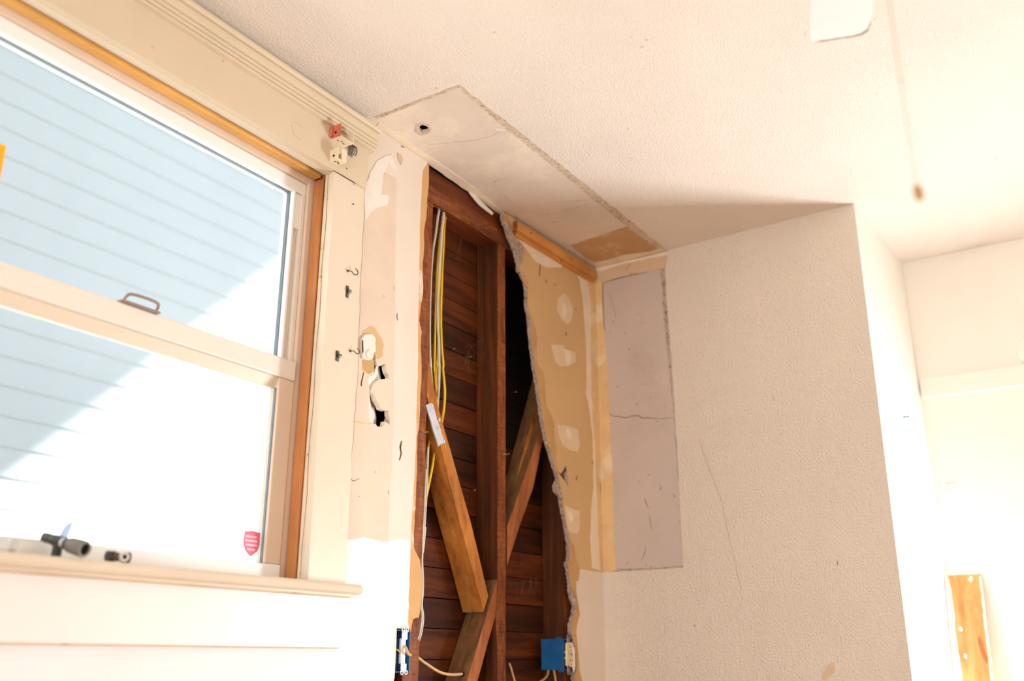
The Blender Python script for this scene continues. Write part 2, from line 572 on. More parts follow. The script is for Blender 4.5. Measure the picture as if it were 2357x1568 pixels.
# grime along the old cupboard outline
slab('grime_line', 'C', jag([(-1.1976,-0.0265),(-1.1950,-0.2961),(-1.1853,-0.2904),(-1.1853,-0.1585),(-1.1832,-0.0258)], 0.012, 0.0018, 12), 0.0022, 0.0033, 'edge_grime', patch)
slab('grime_line', 'C', jag([(-1.1950,-0.2961),(-0.6770,-0.3077),(-0.0049,-0.3113),(-0.0449,-0.2894),(-0.2567,-0.2772),(-0.6567,-0.2817),(-0.9323,-0.2808),(-1.1650,-0.2836)], 0.012, 0.0030, 13), 0.0022, 0.0033, 'edge_grime', patch)
slab('wall_edge_strip', 'C', jag([(-1.1677,-0.0185),(-0.9547,-0.0224),(-0.7417,-0.0199),(-0.5474,0.0004),(-0.5496,0.0152),(-0.9294,0.0064),(-1.1516,0.0041)], 0.02, 0.0015, 14), 0.0012, 0.0033, 'joint_compound', patch)
for i, c in enumerate((
    [(-1.0070,-0.0551),(-0.9831,-0.1180),(-0.9589,-0.1727),(-0.9524,-0.2247),(-0.9631,-0.2735),(-0.9737,-0.3130)],
    [(-0.5361,-0.1403),(-0.5126,-0.1988),(-0.4800,-0.2712),(-0.4817,-0.2901)],
    [(-0.4017,-0.0869),(-0.4055,-0.0988),(-0.4058,-0.1102)],
    [(-0.7150,-0.0717),(-0.7324,-0.0849),(-0.7384,-0.1103),(-0.7297,-0.1288)],
    [(-0.7143,-0.0727),(-0.6464,-0.0648),(-0.5612,-0.0569)],
    [(-0.4750,-0.0667),(-0.4555,-0.1659),(-0.4625,-0.2768)],
    [(-0.9767,-0.2523),(-0.9657,-0.2614),(-0.9606,-0.2773)],
    [(-1.2020,-0.0274),(-1.2031,-0.0674),(-1.2026,-0.1167),(-1.2008,-0.1708)])):
    ribbon('crack', 'C', c, 0.0011 if i != 7 else 0.0026, 0.0028, 0.0033, 'crack' if i in (2, 7) else 'edge_grime_dark', patch, seed=i)
slab('flaked_spot', 'C', [(-0.9797,-0.2557),(-0.9693,-0.2639),(-0.9612,-0.2805),(-0.9576,-0.2699),(-0.9639,-0.2561)], 0.002, 0.0033, 'white_filler', patch)
box('attic_dark', -1.3, 0.0, -0.4, 0.12, CZ + 0.10, CZ + 0.11, 'void', ceiling)  # near-black sheet stands in for the darkness above the ceiling hole
sun_blocker = box('sun_blocker', XL - 0.3, 1.5, YB - 0.3, 0.30, CZ + 0.20, CZ + 0.30, 'exterior_sheathing')  # unseen slab added above the ceiling to keep sunlight out
tag(sun_blocker, 'dark slab added above the ceiling to block the sun', 'sun_blocker', kind='structure')

# ------------------------------------------------------------------ window wall: framing seen through the opening
wall = empty('wall_left', (-1.5, 0, 0))
tag(wall, 'window wall stripped open to brown framing', 'wall', kind='structure')
WX0, WX1, WZ0, WZ1 = -2.56, -1.305, 1.262, 2.242     # window opening

E1 = [(-0.9382,2.4343),(-0.9557,2.4072),(-0.9589,2.3493),(-0.9607,2.2895),(-0.9600,2.2069),(-0.9575,2.1265),(-0.9557,2.0474),(-0.9542,2.0085),(-0.9534,1.9505),(-0.9502,1.8787),(-0.9478,1.8675),(-0.9475,1.7964),(-0.9475,1.7337),(-0.9459,1.6831),(-0.9468,1.5973),(-0.9471,1.5412),(-0.9488,1.4926),(-0.9519,1.4309),(-0.9520,1.3773),(-0.9522,1.3657),(-0.9526,1.3172),(-0.9522,1.2694),(-0.9518,1.2222),(-0.9512,1.1989)]
BOXL = (-0.9930, -0.9400, 1.0880, 1.1830)           # x0,x1,z0,z1 of the left outlet box
e1j = jag(E1, 0.02, 0.0016, 21, closed=False)
left_outer = [(XL, 0.0), (XL, CZ), (E1[0][0], CZ)] + e1j + [(BOXL[1] - 0.006, BOXL[3] + 0.003), (BOXL[0], BOXL[3] + 0.003), (BOXL[0] - .001, 1.078), (-1.003, 1.05), (-1.01, 1.0), (-0.99, 0.93), (-0.97, 0.85), (-0.96, 0.0)]
win_hole = [(WX0, WZ0), (WX0, WZ1), (WX1, WZ1), (WX1, WZ0)]
H1 = jag([(-1.1269,1.8291),(-1.1211,1.8268),(-1.1136,1.8153),(-1.1090,1.8012),(-1.0958,1.8017),(-1.0883,1.8065),(-1.0766,1.8115),(-1.0740,1.7986),(-1.0701,1.7909),(-1.0616,1.7843),(-1.0612,1.7776),(-1.0913,1.7689),(-1.1101,1.7590),(-1.1152,1.7522),(-1.1231,1.7400),(-1.1286,1.7293),(-1.1317,1.7351),(-1.1368,1.7489),(-1.1357,1.7632),(-1.1196,1.7757),(-1.1190,1.7891),(-1.1213,1.8057),(-1.1278,1.8116)], 0.006, 0.0008, 22)
H2 = jag([(-1.1332,1.7301),(-1.1243,1.7275),(-1.1131,1.7235),(-1.1062,1.7129),(-1.0921,1.7010),(-1.0872,1.6946),(-1.0692,1.6938),(-1.0581,1.6975),(-1.0568,1.6860),(-1.0509,1.6741),(-1.0512,1.6618),(-1.0702,1.6673),(-1.0713,1.6587),(-1.0829,1.6493),(-1.0967,1.6490),(-1.1026,1.6542),(-1.1240,1.6499),(-1.1295,1.6726)], 0.006, 0.0008, 23)
dw_left = slab('drywall', 'A', left_outer, 0.0, 0.0125, 'wall_smooth_paint', wall, holes=[win_hole, H1, H2])
tag(dw_left, 'cream painted wall beside the window')
# bent-in gypsum flaps and voids in the kicked hole
def flap(name, pts, mat):
    bm = bmesh.new()
    a = [bm.verts.new(p) for p in pts]
    b = [bm.verts.new((p[0] + .0005, p[1] + 0.004, p[2])) for p in pts]
    n = len(pts)
    bm.faces.new(a)
    bm.faces.new(b[::-1])
    for i in range(n):
        j = (i + 1) % n
        bm.faces.new((a[i], a[j], b[j], b[i]))
    return from_bm(name, bm, mat, dw_left)
flap('torn_flap', [(-1.1321,0.0010,1.7305),(-1.1304,0.0010,1.7002),(-1.1278,0.0010,1.6731),(-1.1229,0.0010,1.6503),(-1.0657,0.0300,1.6664),(-1.0664,0.0300,1.6842),(-1.0759,0.0300,1.7106),(-1.0789,0.0300,1.7328),(-1.0878,0.0300,1.7403)], 'white_filler')
flap('torn_flap', [(-1.1352,0.0010,1.7494),(-1.1346,0.0010,1.7636),(-1.1158,0.0010,1.7768),(-1.1077,0.0010,1.7998),(-1.0680,0.0260,1.8121),(-1.0620,0.0260,1.7882),(-1.0844,0.0060,1.7715),(-1.1033,0.0060,1.7616),(-1.1219,0.0060,1.7327)], 'white_filler')
flap('torn_flap', [(-1.1278,0.0010,1.8271),(-1.1075,0.0120,1.8306),(-1.1001,0.0120,1.8132),(-1.1163,0.0020,1.7997),(-1.1190,0.0020,1.8066),(-1.1283,0.0020,1.8118)], 'torn_paper')
flap('torn_flap', [(-1.0564,0.0010,1.6976),(-1.0497,0.0010,1.6744),(-1.0489,0.0010,1.6620),(-1.0572,0.0100,1.6718),(-1.0482,0.0100,1.6854)], 'gypsum')
flap('torn_flap', [(-1.0729,0.0010,1.7990),(-1.0599,0.0010,1.7848),(-1.0594,0.0010,1.7782),(-1.0586,0.0100,1.7798),(-1.0606,0.0100,1.7919)], 'gypsum')
box('dark_backing', -1.19, -1.07, 0.066, 0.068, 1.58, 1.85, 'void', dw_left)
slab('peeled_spot', 'A', jag([(-1.1692,1.8710),(-1.1550,1.8809),(-1.1380,1.8940),(-1.1254,1.8934),(-1.1106,1.8821),(-1.0957,1.8726),(-1.0872,1.8573),(-1.0909,1.8446),(-1.0886,1.8316),(-1.1058,1.8155),(-1.1129,1.8165),(-1.1207,1.8288),(-1.1254,1.8623),(-1.1377,1.8704),(-1.1593,1.8652)], 0.006, 0.0006, 24), -0.0015, 0.0, 'tan_paper', dw_left)
slab('peeled_spot', 'A', jag([(-1.1637,1.7994),(-1.1463,1.8030),(-1.1386,1.8088),(-1.1205,1.8059),(-1.1185,1.7835),(-1.1344,1.7705),(-1.1434,1.7716),(-1.1510,1.7754),(-1.1582,1.7745)], 0.006, 0.0006, 25), -0.0015, 0.0, 'torn_paper', dw_left)
slab('filler_lump', 'A', jag([(-1.1729,1.8489),(-1.1619,1.8644),(-1.1378,1.8719),(-1.1245,1.8645),(-1.1214,1.8306),(-1.1289,1.8266),(-1.1305,1.8109),(-1.1463,1.8030),(-1.1652,1.8018),(-1.1728,1.8300)], 0.006, 0.0012, 26), -0.006, 0.0, 'white_filler', dw_left)
slab('filler_lump', 'A', jag([(-1.1546,1.8217),(-1.1443,1.8301),(-1.1315,1.8240),(-1.1320,1.8124),(-1.1492,1.8051),(-1.1565,1.8117)], 0.006, 0.0008, 27), -0.009, -0.006, 'white_filler', dw_left)
slab('gouge', 'A', [(-1.1736,1.8468),(-1.1697,1.8460),(-1.1660,1.8186),(-1.1682,1.8133),(-1.1723,1.8244)], -0.0068, -0.006, 'crack', dw_left)
slab('gouge', 'A', [(-1.1561,1.7713),(-1.1541,1.7699),(-1.1603,1.7395),(-1.1586,1.7344),(-1.1641,1.7359),(-1.1634,1.7444)], -0.0014, 0.0, 'crack', dw_left)
slab('stained_rim', 'A', jag([(-1.1934,1.6610),(-1.1870,1.6623),(-1.1843,1.6449),(-1.1639,1.6500),(-1.1452,1.6475),(-1.1268,1.6521),(-1.1239,1.6481),(-1.1529,1.6441),(-1.1739,1.6444),(-1.1918,1.6416)], 0.008, 0.0015, 28), -0.0014, 0.0, 'corner_tape', dw_left)
# the older, pinker strip of paint, fresh filler at its top and the white coat below it
slab('old_paint_strip', 'A', jag([(-1.1830,2.2060),(-1.1136,2.3258),(-1.0677,2.3311),(-1.0595,2.1452),(-1.0506,1.9790),(-1.0466,1.8633),(-1.0425,1.7732),(-1.0367,1.6579),(-1.0369,1.5341),(-1.0382,1.3837),(-1.1781,1.3729),(-1.1809,1.5122),(-1.1775,1.6353),(-1.1740,1.7631),(-1.1837,2.0051),(-1.1845,2.0979)], 0.02, 0.0015, 29), -0.0009, 0.0, 'old_wall_paint', dw_left, holes=[H1, H2])
slab('filler_smear', 'A', jag([(-1.1897,2.2494),(-1.1732,2.2962),(-1.1495,2.3423),(-1.0931,2.3906),(-1.0652,2.3478),(-1.1035,2.3586),(-1.1226,2.3040),(-1.1262,2.2572),(-1.0974,2.2671),(-1.0959,2.2451),(-1.1172,2.2262),(-1.1401,2.2117),(-1.1651,2.1868),(-1.1826,2.1580)], 0.01, 0.0025, 30), -0.0018, 0.0, 'white_filler', dw_left)
slab('white_coat', 'A', jag([(-1.1781,1.3729),(-1.1262,1.3840),(-1.0584,1.3787),(-0.9951,1.3931),(-0.9550,1.3919),(-0.9535,1.1935),(-1.0065,1.1920),(-0.9986,1.0696)] + [(-1.02, 0.0), (-2.9, 0.0), (-2.9, 1.16), (-1.22, 1.16), (-1.19, 1.25)], 0.015, 0.002, 31), -0.0012, 0.0, 'lower_wall_paint', dw_left)
for i, (c, w) in enumerate((
    ([(-1.0650,2.4040),(-1.0609,2.3967),(-1.0494,2.3890),(-1.0561,2.3780)], 0.006), ([(-1.0404,1.9561),(-1.0416,1.9463),(-1.0376,1.9381)], 0.0025), ([(-1.0031,1.6315),(-1.0071,1.6143),(-1.0028,1.5987),(-1.0085,1.5815)], 0.005),
    ([(-1.0604,2.0234),(-1.0564,2.0152)], 0.003), ([(-1.0559,2.4335),(-1.0411,2.4353)], 0.005), ([(-1.1966,1.5600),(-1.1928,1.5505)], 0.004), ([(-1.1821,1.5100),(-1.1715,1.5056),(-1.1484,1.5151)], 0.002), ([(-1.1901,1.3469),(-1.1878,1.3357)], 0.004),
    ([(-1.1005,1.9865),(-1.0936,1.9841)], 0.0025), ([(-1.0476,1.5010),(-1.0438,1.4911)], 0.003))):
    ribbon('scuff', 'A', c, w, -0.0016, -0.0002, 'crack' if i in (2, 4, 5) else 'grime', dw_left, seed=40 + i)
slab('flaked_spot', 'A', jag([(-1.0688,2.4061),(-1.0543,2.4078),(-1.0462,2.3958),(-1.0525,2.3784),(-1.0638,2.3849)], 0.004, 0.001, 33), -0.0025, 0.0, 'tape_strip', dw_left)

# unpainted cut edge of the board, over the stud
E2 = [(-0.9293,2.4332),(-0.9286,2.3668),(-0.9319,2.3312),(-0.9331,2.2673),(-0.9417,2.2305),(-0.9384,2.1905),(-0.9421,2.1199),(-0.9369,2.0536),(-0.9445,2.0038),(-0.9483,1.9636),(-0.9362,1.9362),(-0.9389,1.8970),(-0.9333,1.8453),(-0.9340,1.8712),(-0.9313,1.8190),(-0.9332,1.7442),(-0.9335,1.6856),(-0.9399,1.6555),(-0.9379,1.5988),(-0.9375,1.5287),(-0.9369,1.4769),(-0.9396,1.4255),(-0.9391,1.3785),(-0.9308,1.3675),(-0.9129,1.3494),(-0.9049,1.3206),(-0.8996,1.2965),(-0.9036,1.2480),(-0.9098,1.2143),(-0.9320,1.2088),(-0.9375,1.1899),(-0.9377,1.1782)]
cut_edge = jag(E1, 0.02, 0.0016, 21, closed=False) + jag(E2, 0.012, 0.0014, 34, closed=False)[::-1]
ce = slab('cut_edge', 'A', cut_edge, 0.0008, 0.0123, 'cut_edge_paper', wall)

def framing(name, mp, poly, d0, d1, mats, parent=wall, seed=1, amp=0.0012, step=0.03, holes=()):
    bm = bmesh.new()
    bm_slab(bm, mp, jag(poly, step, amp, seed), holes, d0, d1)
    o = from_bm(name, bm, mats[0], parent)
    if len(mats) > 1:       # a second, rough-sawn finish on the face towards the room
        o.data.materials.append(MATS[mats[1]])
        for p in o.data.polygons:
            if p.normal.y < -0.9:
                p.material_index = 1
    return o

SB = 0.088                 # face of the sheathing boards
ZB = 0.30
def rect(x0, x1, z0, z1): return [(x0, z0), (x1, z0), (x1, z1), (x0, z1)]
s1 = framing('stud', 'A', rect(-0.950, -0.889, ZB, 2.336), 0.0132, SB - .001, ('stud_wood', 'stud_face'), seed=51)
s2p = [(-0.549, ZB), (-0.506, ZB), (-0.5035, 1.05), (-0.508, 1.14), (-0.5085, 1.25), (-0.512, 1.60), (-0.5165, 2.0), (-0.5215, 2.336), (-0.564, 2.336), (-0.559, 2.0), (-0.553, 1.60), (-0.5505, 1.30), (-0.551, 1.262), (-0.558, 1.235), (-0.557, 1.205), (-0.551, 1.165), (-0.549, 1.11)]
s2 = framing('stud', 'A', s2p, 0.0132, SB - .001, ('stud_wood', 'stud_face'), seed=52)
s3 = framing('stud', 'A', rect(-0.186, -0.142, ZB, 2.336), 0.0132, SB - .001, ('stud_wood', 'stud_face'), seed=53)
tag(s1, 'stud beside the window wall, rough and plaster-spotted')
tag(s3, 'dark stud half hidden behind the torn board')
# top plates
hole_p = [(-0.857 + 0.034 * math.cos(a), 0.041 + 0.023 * math.sin(a)) for a in [i * math.pi / 9 for i in range(18)]]
bm = bmesh.new()
bm_slab(bm, lambda u, v, d: (u, v, d), [(-0.95, 0.0132), (0.02, 0.0132), (0.02, SB - .001), (-0.95, SB - .001)], [hole_p], 2.337, 2.384)
tp = from_bm('top_plate', bm, 'plate_wood', wall)
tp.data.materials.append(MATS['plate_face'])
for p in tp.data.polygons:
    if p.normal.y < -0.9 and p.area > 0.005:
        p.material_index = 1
box('top_plate', -0.95, 0.02, 0.0185, SB - .001, 2.3845, 2.4420, 'plate_wood', wall, 0.001)
# sheathing boards, one by one
rnd = random.Random(4)
for i in range(-1, 18):
    z0 = 1.117 + 0.0775 * i
    z1 = min(z0 + 0.0755 - rnd.uniform(0, 0.0012), 2.438)
    dy = rnd.uniform(0, 0.0025)
    mk = 'plank_wood' if rnd.random() < .6 else 'plank_wood_dark'
    box('sheathing_board', -1.25, -0.5405, SB + dy, SB + 0.018 + dy, z0, z1, mk, wall, 0.0008)
    box('sheathing_board', -0.5395, 0.02, SB + dy, SB + 0.018 + dy, z0, z1, 'plank_wood_shaded' if z0 > 1.70 else mk, wall, 0.0008)  # upper right bay boards coloured near-black for the shade there
box('building_paper', XL, -2.62, 0.112, 0.118, 0.0, CZ, 'exterior_sheathing', wall)
box('building_paper', -1.25, 0.3, 0.112, 0.118, 0.0, CZ + .2, 'exterior_sheathing', wall)
box('building_paper', -2.62, -1.25, 0.112, 0.118, 0.0, 1.22, 'exterior_sheathing', wall)
box('building_paper', -2.62, -1.25, 0.112, 0.118, 2.285, CZ + .2, 'exterior_sheathing', wall)
box('fire_block', -0.9, -0.555, 0.02, SB - .002, 0.55, 0.60, 'stud_wood', wall, 0.001)

# diagonal braces
b1 = framing('brace', 'A', [(-0.9136,1.9024),(-0.8966,1.9009),(-0.8449,1.7701),(-0.7884,1.6673),(-0.6802,1.4718),(-0.5911,1.2807),(-0.6131,1.2378),(-0.6730,1.3574),(-0.7300,1.4638),(-0.8205,1.6497),(-0.8784,1.7591),(-0.9236,1.8457)], 0.0155, 0.084, ('brace_wood',), seed=61, amp=0.0006)
tag(b1, 'golden brown diagonal brace leaning to the middle stud')
b2 = framing('brace', 'A', [(-0.5465,1.3342),(-0.5453,1.2358),(-0.5621,1.2215),(-0.6389,1.0635),(-0.7146,0.9097),(-0.7637,0.9130),(-0.6857,1.0642),(-0.5920,1.2465)], 0.0145, 0.084, ('brace_wood_dusty', 'brace_wood_red'), seed=62, amp=0.0006)
b3 = framing('brace', 'A', [(-0.4922,1.3693),(-0.4257,1.4874),(-0.3472,1.6161),(-0.2778,1.8021),(-0.1558,2.0496),(-0.1872,2.0565),(-0.3333,1.7474),(-0.4161,1.6048),(-0.4930,1.4800)], 0.020, 0.084, ('brace_wood_dusty', 'brace_wood_red'), seed=63, amp=0.0008)
b4 = framing('brace', 'A', [(-0.4521,1.5242),(-0.3013,1.8542),(-0.2237,2.0291),(-0.1700,2.0427),(-0.2481,1.8654),(-0.4215,1.4961),(-0.4515,1.4502)], 0.047, 0.086, ('brace_wood_dusty', 'brace_wood'), seed=64, amp=0.0008)
# nail plate on the long brace
def plate(parent):
    q = [(-0.8950,1.7496),(-0.8674,1.7606),(-0.8104,1.6651),(-0.8354,1.6487)]
    qq = []
    rr = random.Random(7)
    for i in range(4):
        a, b = Vector(q[i]), Vector(q[(i + 1) % 4])
        for j in range(5):
            qq.append(tuple(a.lerp(b, j / 5) + Vector((rr.uniform(-.0012, .0012), rr.uniform(-.0012, .0012)))))
    o = slab('nail_plate', 'A', qq, 0.0118, 0.0153, 'galvanised', parent)
    for (px, pz) in [(-0.8360,1.7216),(-0.8381,1.6986),(-0.8123,1.6661),(-0.8677,1.7526)]:
        bm = bmesh.new()
        bm_box(bm, px - .004, px + .003, 0.0098, 0.0119, pz - .005, pz + .004, 0.0008)
        from_bm('prong', bm, 'galvanised', o)
    return o
tag(plate(b1), 'silver steel nail plate')
# nails that come through the boards
for q in [(-0.6992,0.0700,1.9666),(-0.6146,0.0700,1.9653),(-0.5846,0.0700,1.5750),(-0.3700,0.0700,1.9143)]:
    tube('nail', [(q[0] + .002, SB + 0.002, q[2] + .001), (q[0], SB - 0.012, q[2]), (q[0] - .001, SB - 0.022, q[2] - .001)], 0.0019, 'steel', wall, 8, 0)
for q in [(-0.9160,-0.0000,1.6704),(-0.5342,-0.0000,1.6790)]:
    tube('bent_nail', [(q[0] - .008, 0.014, q[2] + .002), (q[0] - .002, -0.004, q[2] - .001), (q[0] + .012, -0.006, q[2] + .003)], 0.0014, 'steel', wall, 8, 4)

# torn board right of the opening
GP = [(-0.5642,2.4152),(-0.5392,2.3791),(-0.5126,2.3490),(-0.4935,2.3230),(-0.4782,2.2955),(-0.4782,2.2721),(-0.4589,2.2599),(-0.4396,2.2383),(-0.4318,2.2174),(-0.4321,2.1663),(-0.4205,2.1421),(-0.4169,2.1064),(-0.4093,2.0720),(-0.4057,2.0413),(-0.3982,2.0071),(-0.3907,1.9776),(-0.3930,1.9742),(-0.3831,1.9521),(-0.3719,1.9102),(-0.3607,1.8684),(-0.3496,1.8180),(-0.3346,1.7773),(-0.3155,1.7374),(-0.2925,1.6980),(-0.2731,1.6708),(-0.2616,1.6467),(-0.2781,1.6271),(-0.2746,1.6063),(-0.2469,1.5930),(-0.2395,1.5640),(-0.2283,1.5314),(-0.2186,1.5029),(-0.2060,1.4620),(-0.2029,1.4330),(-0.2062,1.4035),(-0.2178,1.3960),(-0.2096,1.3753),(-0.2044,1.3515),(-0.1994,1.3217),(-0.1943,1.2979),(-0.1773,1.2718),(-0.1843,1.2418),(-0.2029,1.2147),(-0.2035,1.1971),(-0.1970,1.1826),(-0.1816,1.1508),(-0.1769,1.1189),(-0.1750,1.0901),(-0.1905,1.0645),(-0.1850,1.0565)]
gpj = jag(GP, 0.006, 0.0026, 71, closed=False)
right_outer = [(0.0, 0.0), (0.0, CZ), (GP[0][0], CZ - 0.002)] + gpj + [(-0.16, 0.95), (-0.13, 0.0)]
dw_right = slab('drywall', 'AR', right_outer, 0.0, 0.0125, 'torn_paper', wall)
dw_right.data.materials.append(MATS['gypsum'])
for p in dw_right.data.polygons:
    if abs(p.normal.y) < 0.7:
        p.material_index = 1
tag(dw_right, 'torn tan wallboard between the opening and the corner')
FP = [(-0.5358,2.4264),(-0.4936,2.3846),(-0.4587,2.3594),(-0.4525,2.3330),(-0.4743,2.2875),(-0.4705,2.2701),(-0.4511,2.2673),(-0.4278,2.2375),(-0.4282,2.1675),(-0.4166,2.1433),(-0.3933,2.1132),(-0.3779,2.0762),(-0.3810,2.0025),(-0.3749,1.9855),(-0.3434,1.9730),(-0.3359,1.9454),(-0.3325,1.9058),(-0.3292,1.8664),(-0.2976,1.8418),(-0.2820,1.8138),(-0.2829,1.7739),(-0.2714,1.7452),(-0.2746,1.7096),(-0.2666,1.6762),(-0.2561,1.6432),(-0.2409,1.6023),(-0.2362,1.5687),(-0.2242,1.5319),(-0.2140,1.4949),(-0.1987,1.4627),(-0.1736,1.4482),(-0.1667,1.4109),(-0.1543,1.4040),(-0.1445,1.3738),(-0.1476,1.3398),(-0.1675,1.3447),(-0.1667,1.3175),(-0.1559,1.2817),(-0.1423,1.2432),(-0.1625,1.2187),(-0.1711,1.1949)]
fpj = jag(FP, 0.008, 0.0010, 72, closed=False)
paper = slab('face_paper', 'AR', [(0.0, 1.16), (0.0, CZ - .001), (FP[0][0], CZ - 0.002)] + fpj, -0.0009, 0.0, 'tan_paper', dw_right)
# the curled strip of torn board core under the batten
slab('torn_core', 'AR', jag([(-0.5608,2.4040),(-0.5394,2.4103),(-0.5310,2.3906),(-0.5041,2.3758),(-0.4736,2.3621),(-0.4582,2.3446),(-0.4503,2.3391),(-0.4627,2.3200),(-0.4685,2.2899),(-0.4838,2.3166),(-0.4973,2.3304),(-0.5241,2.3413),(-0.5407,2.3599),(-0.5524,2.3844)], 0.006, 0.0008, 73), -0.0032, -0.0009, 'gypsum', paper)
slab('core_hole', 'AR', [(-0.2675,1.6702),(-0.2499,1.6642),(-0.2331,1.6799),(-0.2203,1.6950),(-0.2166,1.6802),(-0.2108,1.6527),(-0.2098,1.6319),(-0.2194,1.6427),(-0.2323,1.6495),(-0.2500,1.6577)], -0.0016, -0.0009, 'crack', paper)
slab('torn_core', 'AR', [(-0.2318,1.6670),(-0.2183,1.6787),(-0.2090,1.6595),(-0.2130,1.6349),(-0.2259,1.6461)], -0.0026, -0.0016, 'gypsum', paper)
for i, q in enumerate((
    [(-0.2821,1.6287),(-0.2659,1.6353),(-0.2505,1.6096),(-0.2371,1.5943),(-0.2472,1.5801),(-0.2668,1.5988),(-0.2802,1.6055)],
    [(-0.2269,1.4978),(-0.2092,1.4912),(-0.2022,1.4540),(-0.2078,1.4325),(-0.2187,1.4441),(-0.2243,1.4728)],
    [(-0.2022,1.3275),(-0.1791,1.3047),(-0.1680,1.2812),(-0.1778,1.2569),(-0.1922,1.2712),(-0.2002,1.2976)],
    [(-0.4782,2.2721),(-0.4527,2.2667),(-0.4317,2.2409),(-0.4295,2.2229),(-0.4474,2.2311),(-0.4666,2.2480)],
    [(-0.4205,2.1421),(-0.3973,2.1121),(-0.3819,2.0751),(-0.3900,2.0455),(-0.4054,2.0731),(-0.4169,2.1064)])):
    slab('torn_core', 'AR', jag(q, 0.005, 0.0012, 400 + i), -0.0024, -0.0002, 'gypsum' if i < 3 else 'torn_paper', dw_right)
# filler on the paper
slab('compound_smear', 'AR', jag([(-0.5190,2.3918),(-0.4756,2.3859),(-0.2041,2.3967),(-0.0541,2.3868),(-0.1421,2.3862),(-0.2128,2.3841),(-0.2299,2.3655),(-0.3219,2.3336),(-0.3914,2.3337),(-0.4413,2.3580),(-0.4853,2.3717)], 0.015, 0.002, 74), -0.0017, -0.0009, 'joint_compound', paper)
for i, (poly, inner) in enumerate((
    ([(-0.2521,2.2473),(-0.2078,2.2786),(-0.1816,2.2695),(-0.1585,2.2368),(-0.1706,2.1961),(-0.1934,2.1732),(-0.2323,2.1803),(-0.2599,2.2059)], [(-0.2221,2.2371),(-0.2045,2.2425),(-0.2011,2.2091),(-0.2147,2.1904),(-0.2273,2.2061)]),
    ([(-0.2996,2.0733),(-0.2303,2.0920),(-0.2134,2.0823),(-0.1476,2.0877),(-0.1488,2.0536),(-0.1890,2.0315),(-0.2408,2.0161),(-0.2742,2.0217),(-0.2860,2.0512)], [(-0.2135,2.0798),(-0.1874,2.0820),(-0.1750,2.0613),(-0.1933,2.0318),(-0.2103,2.0427)]),
    ([(-0.2640,1.8189),(-0.1997,1.8261),(-0.1395,1.8263),(-0.1311,1.7728),(-0.1466,1.7510),(-0.1978,1.7498),(-0.2351,1.7566),(-0.2592,1.7811)], [(-0.2126,1.8168),(-0.1957,1.8178),(-0.1811,1.7956),(-0.1925,1.7854),(-0.2116,1.7944)]),
    ([(-0.2297,1.5689),(-0.1871,1.5647),(-0.1409,1.5617),(-0.1431,1.5051),(-0.1604,1.4912),(-0.2060,1.4900),(-0.2174,1.5141)], [(-0.2081,1.5536),(-0.1875,1.5517),(-0.1797,1.5376),(-0.1928,1.5169),(-0.2064,1.5281)]))):
    sp = slab('filler_spot', 'AR', jag(poly, 0.01, 0.0012, 80 + i), -0.0015, -0.0009, 'pale_mud', paper)
    slab('filler_dab', 'AR', jag(inner, 0.008, 0.0006, 85 + i), -0.0021, -0.0015, 'joint_compound', sp)
slab('corner_compound', 'AR', jag([(-0.1308,2.3804),(-0.1057,2.3533),(-0.0883,2.2786),(-0.0826,2.2041),(-0.0744,2.1250),(-0.0768,2.0015),(-0.0843,1.9620),(-0.0635,1.9141),(-0.0453,1.8138),(-0.0473,1.6541),(-0.0683,1.5668),(-0.0777,1.4830),(-0.0710,1.3915)] + [(0.0, 1.385), (0.0, 2.40)], 0.018, 0.002, 90), -0.0016, -0.0009, 'joint_compound', paper)
slab('corner_tape', 'AR', jag([(-0.0541,2.3868),(-0.0433,2.2925),(-0.0520,1.9769),(-0.0366,1.7567),(-0.0303,1.5433),(-0.0215,1.3897)] + [(0.0, 1.385), (0.0, 2.40)], 0.02, 0.0015, 91), -0.0028, -0.0016, 'corner_tape', paper)
slab('lower_paint', 'AR', jag([(0.0277,1.3822),(-0.0496,1.3822),(-0.1435,1.3835),(-0.1527,1.3462),(-0.1657,1.3454),(-0.1693,1.3167),(-0.1579,1.2787),(-0.1488,1.2471),(-0.1652,1.2199),(-0.1737,1.1958),(-0.1657,1.1397),(-0.1577,1.0842),(-0.1436,1.0557)] + [(-0.125, 0.0), (0.0, 0.0)], 0.02, 0.0012, 92), -0.0020, -0.0003, 'wall_smooth_paint', dw_right)
for i, (c, w) in enumerate((([(-0.3609,2.3292),(-0.3637,2.3100),(-0.3665,2.2879)], 0.0018), ([(-0.2087,2.1418),(-0.2063,2.1303)], 0.003), ([(-0.0094,1.6710),(-0.0073,1.6569),(-0.0052,1.6428)], 0.004), ([(-0.1442,2.2455),(-0.1386,2.2425)], 0.0035), ([(-0.3279,2.2872),(-0.3254,2.2789)], 0.0030), ([(-0.2724,2.2919),(-0.2698,2.2866)], 0.0030), ([(-0.0547,1.7363),(-0.0523,1.7280)], 0.0025), ([(-0.1567,1.6664),(-0.1597,1.6576),(-0.1510,1.6756)], 0.0016))):
    ribbon('scuff', 'AR', c, w, -0.0034, -0.0009, 'crack', paper, seed=100 + i)

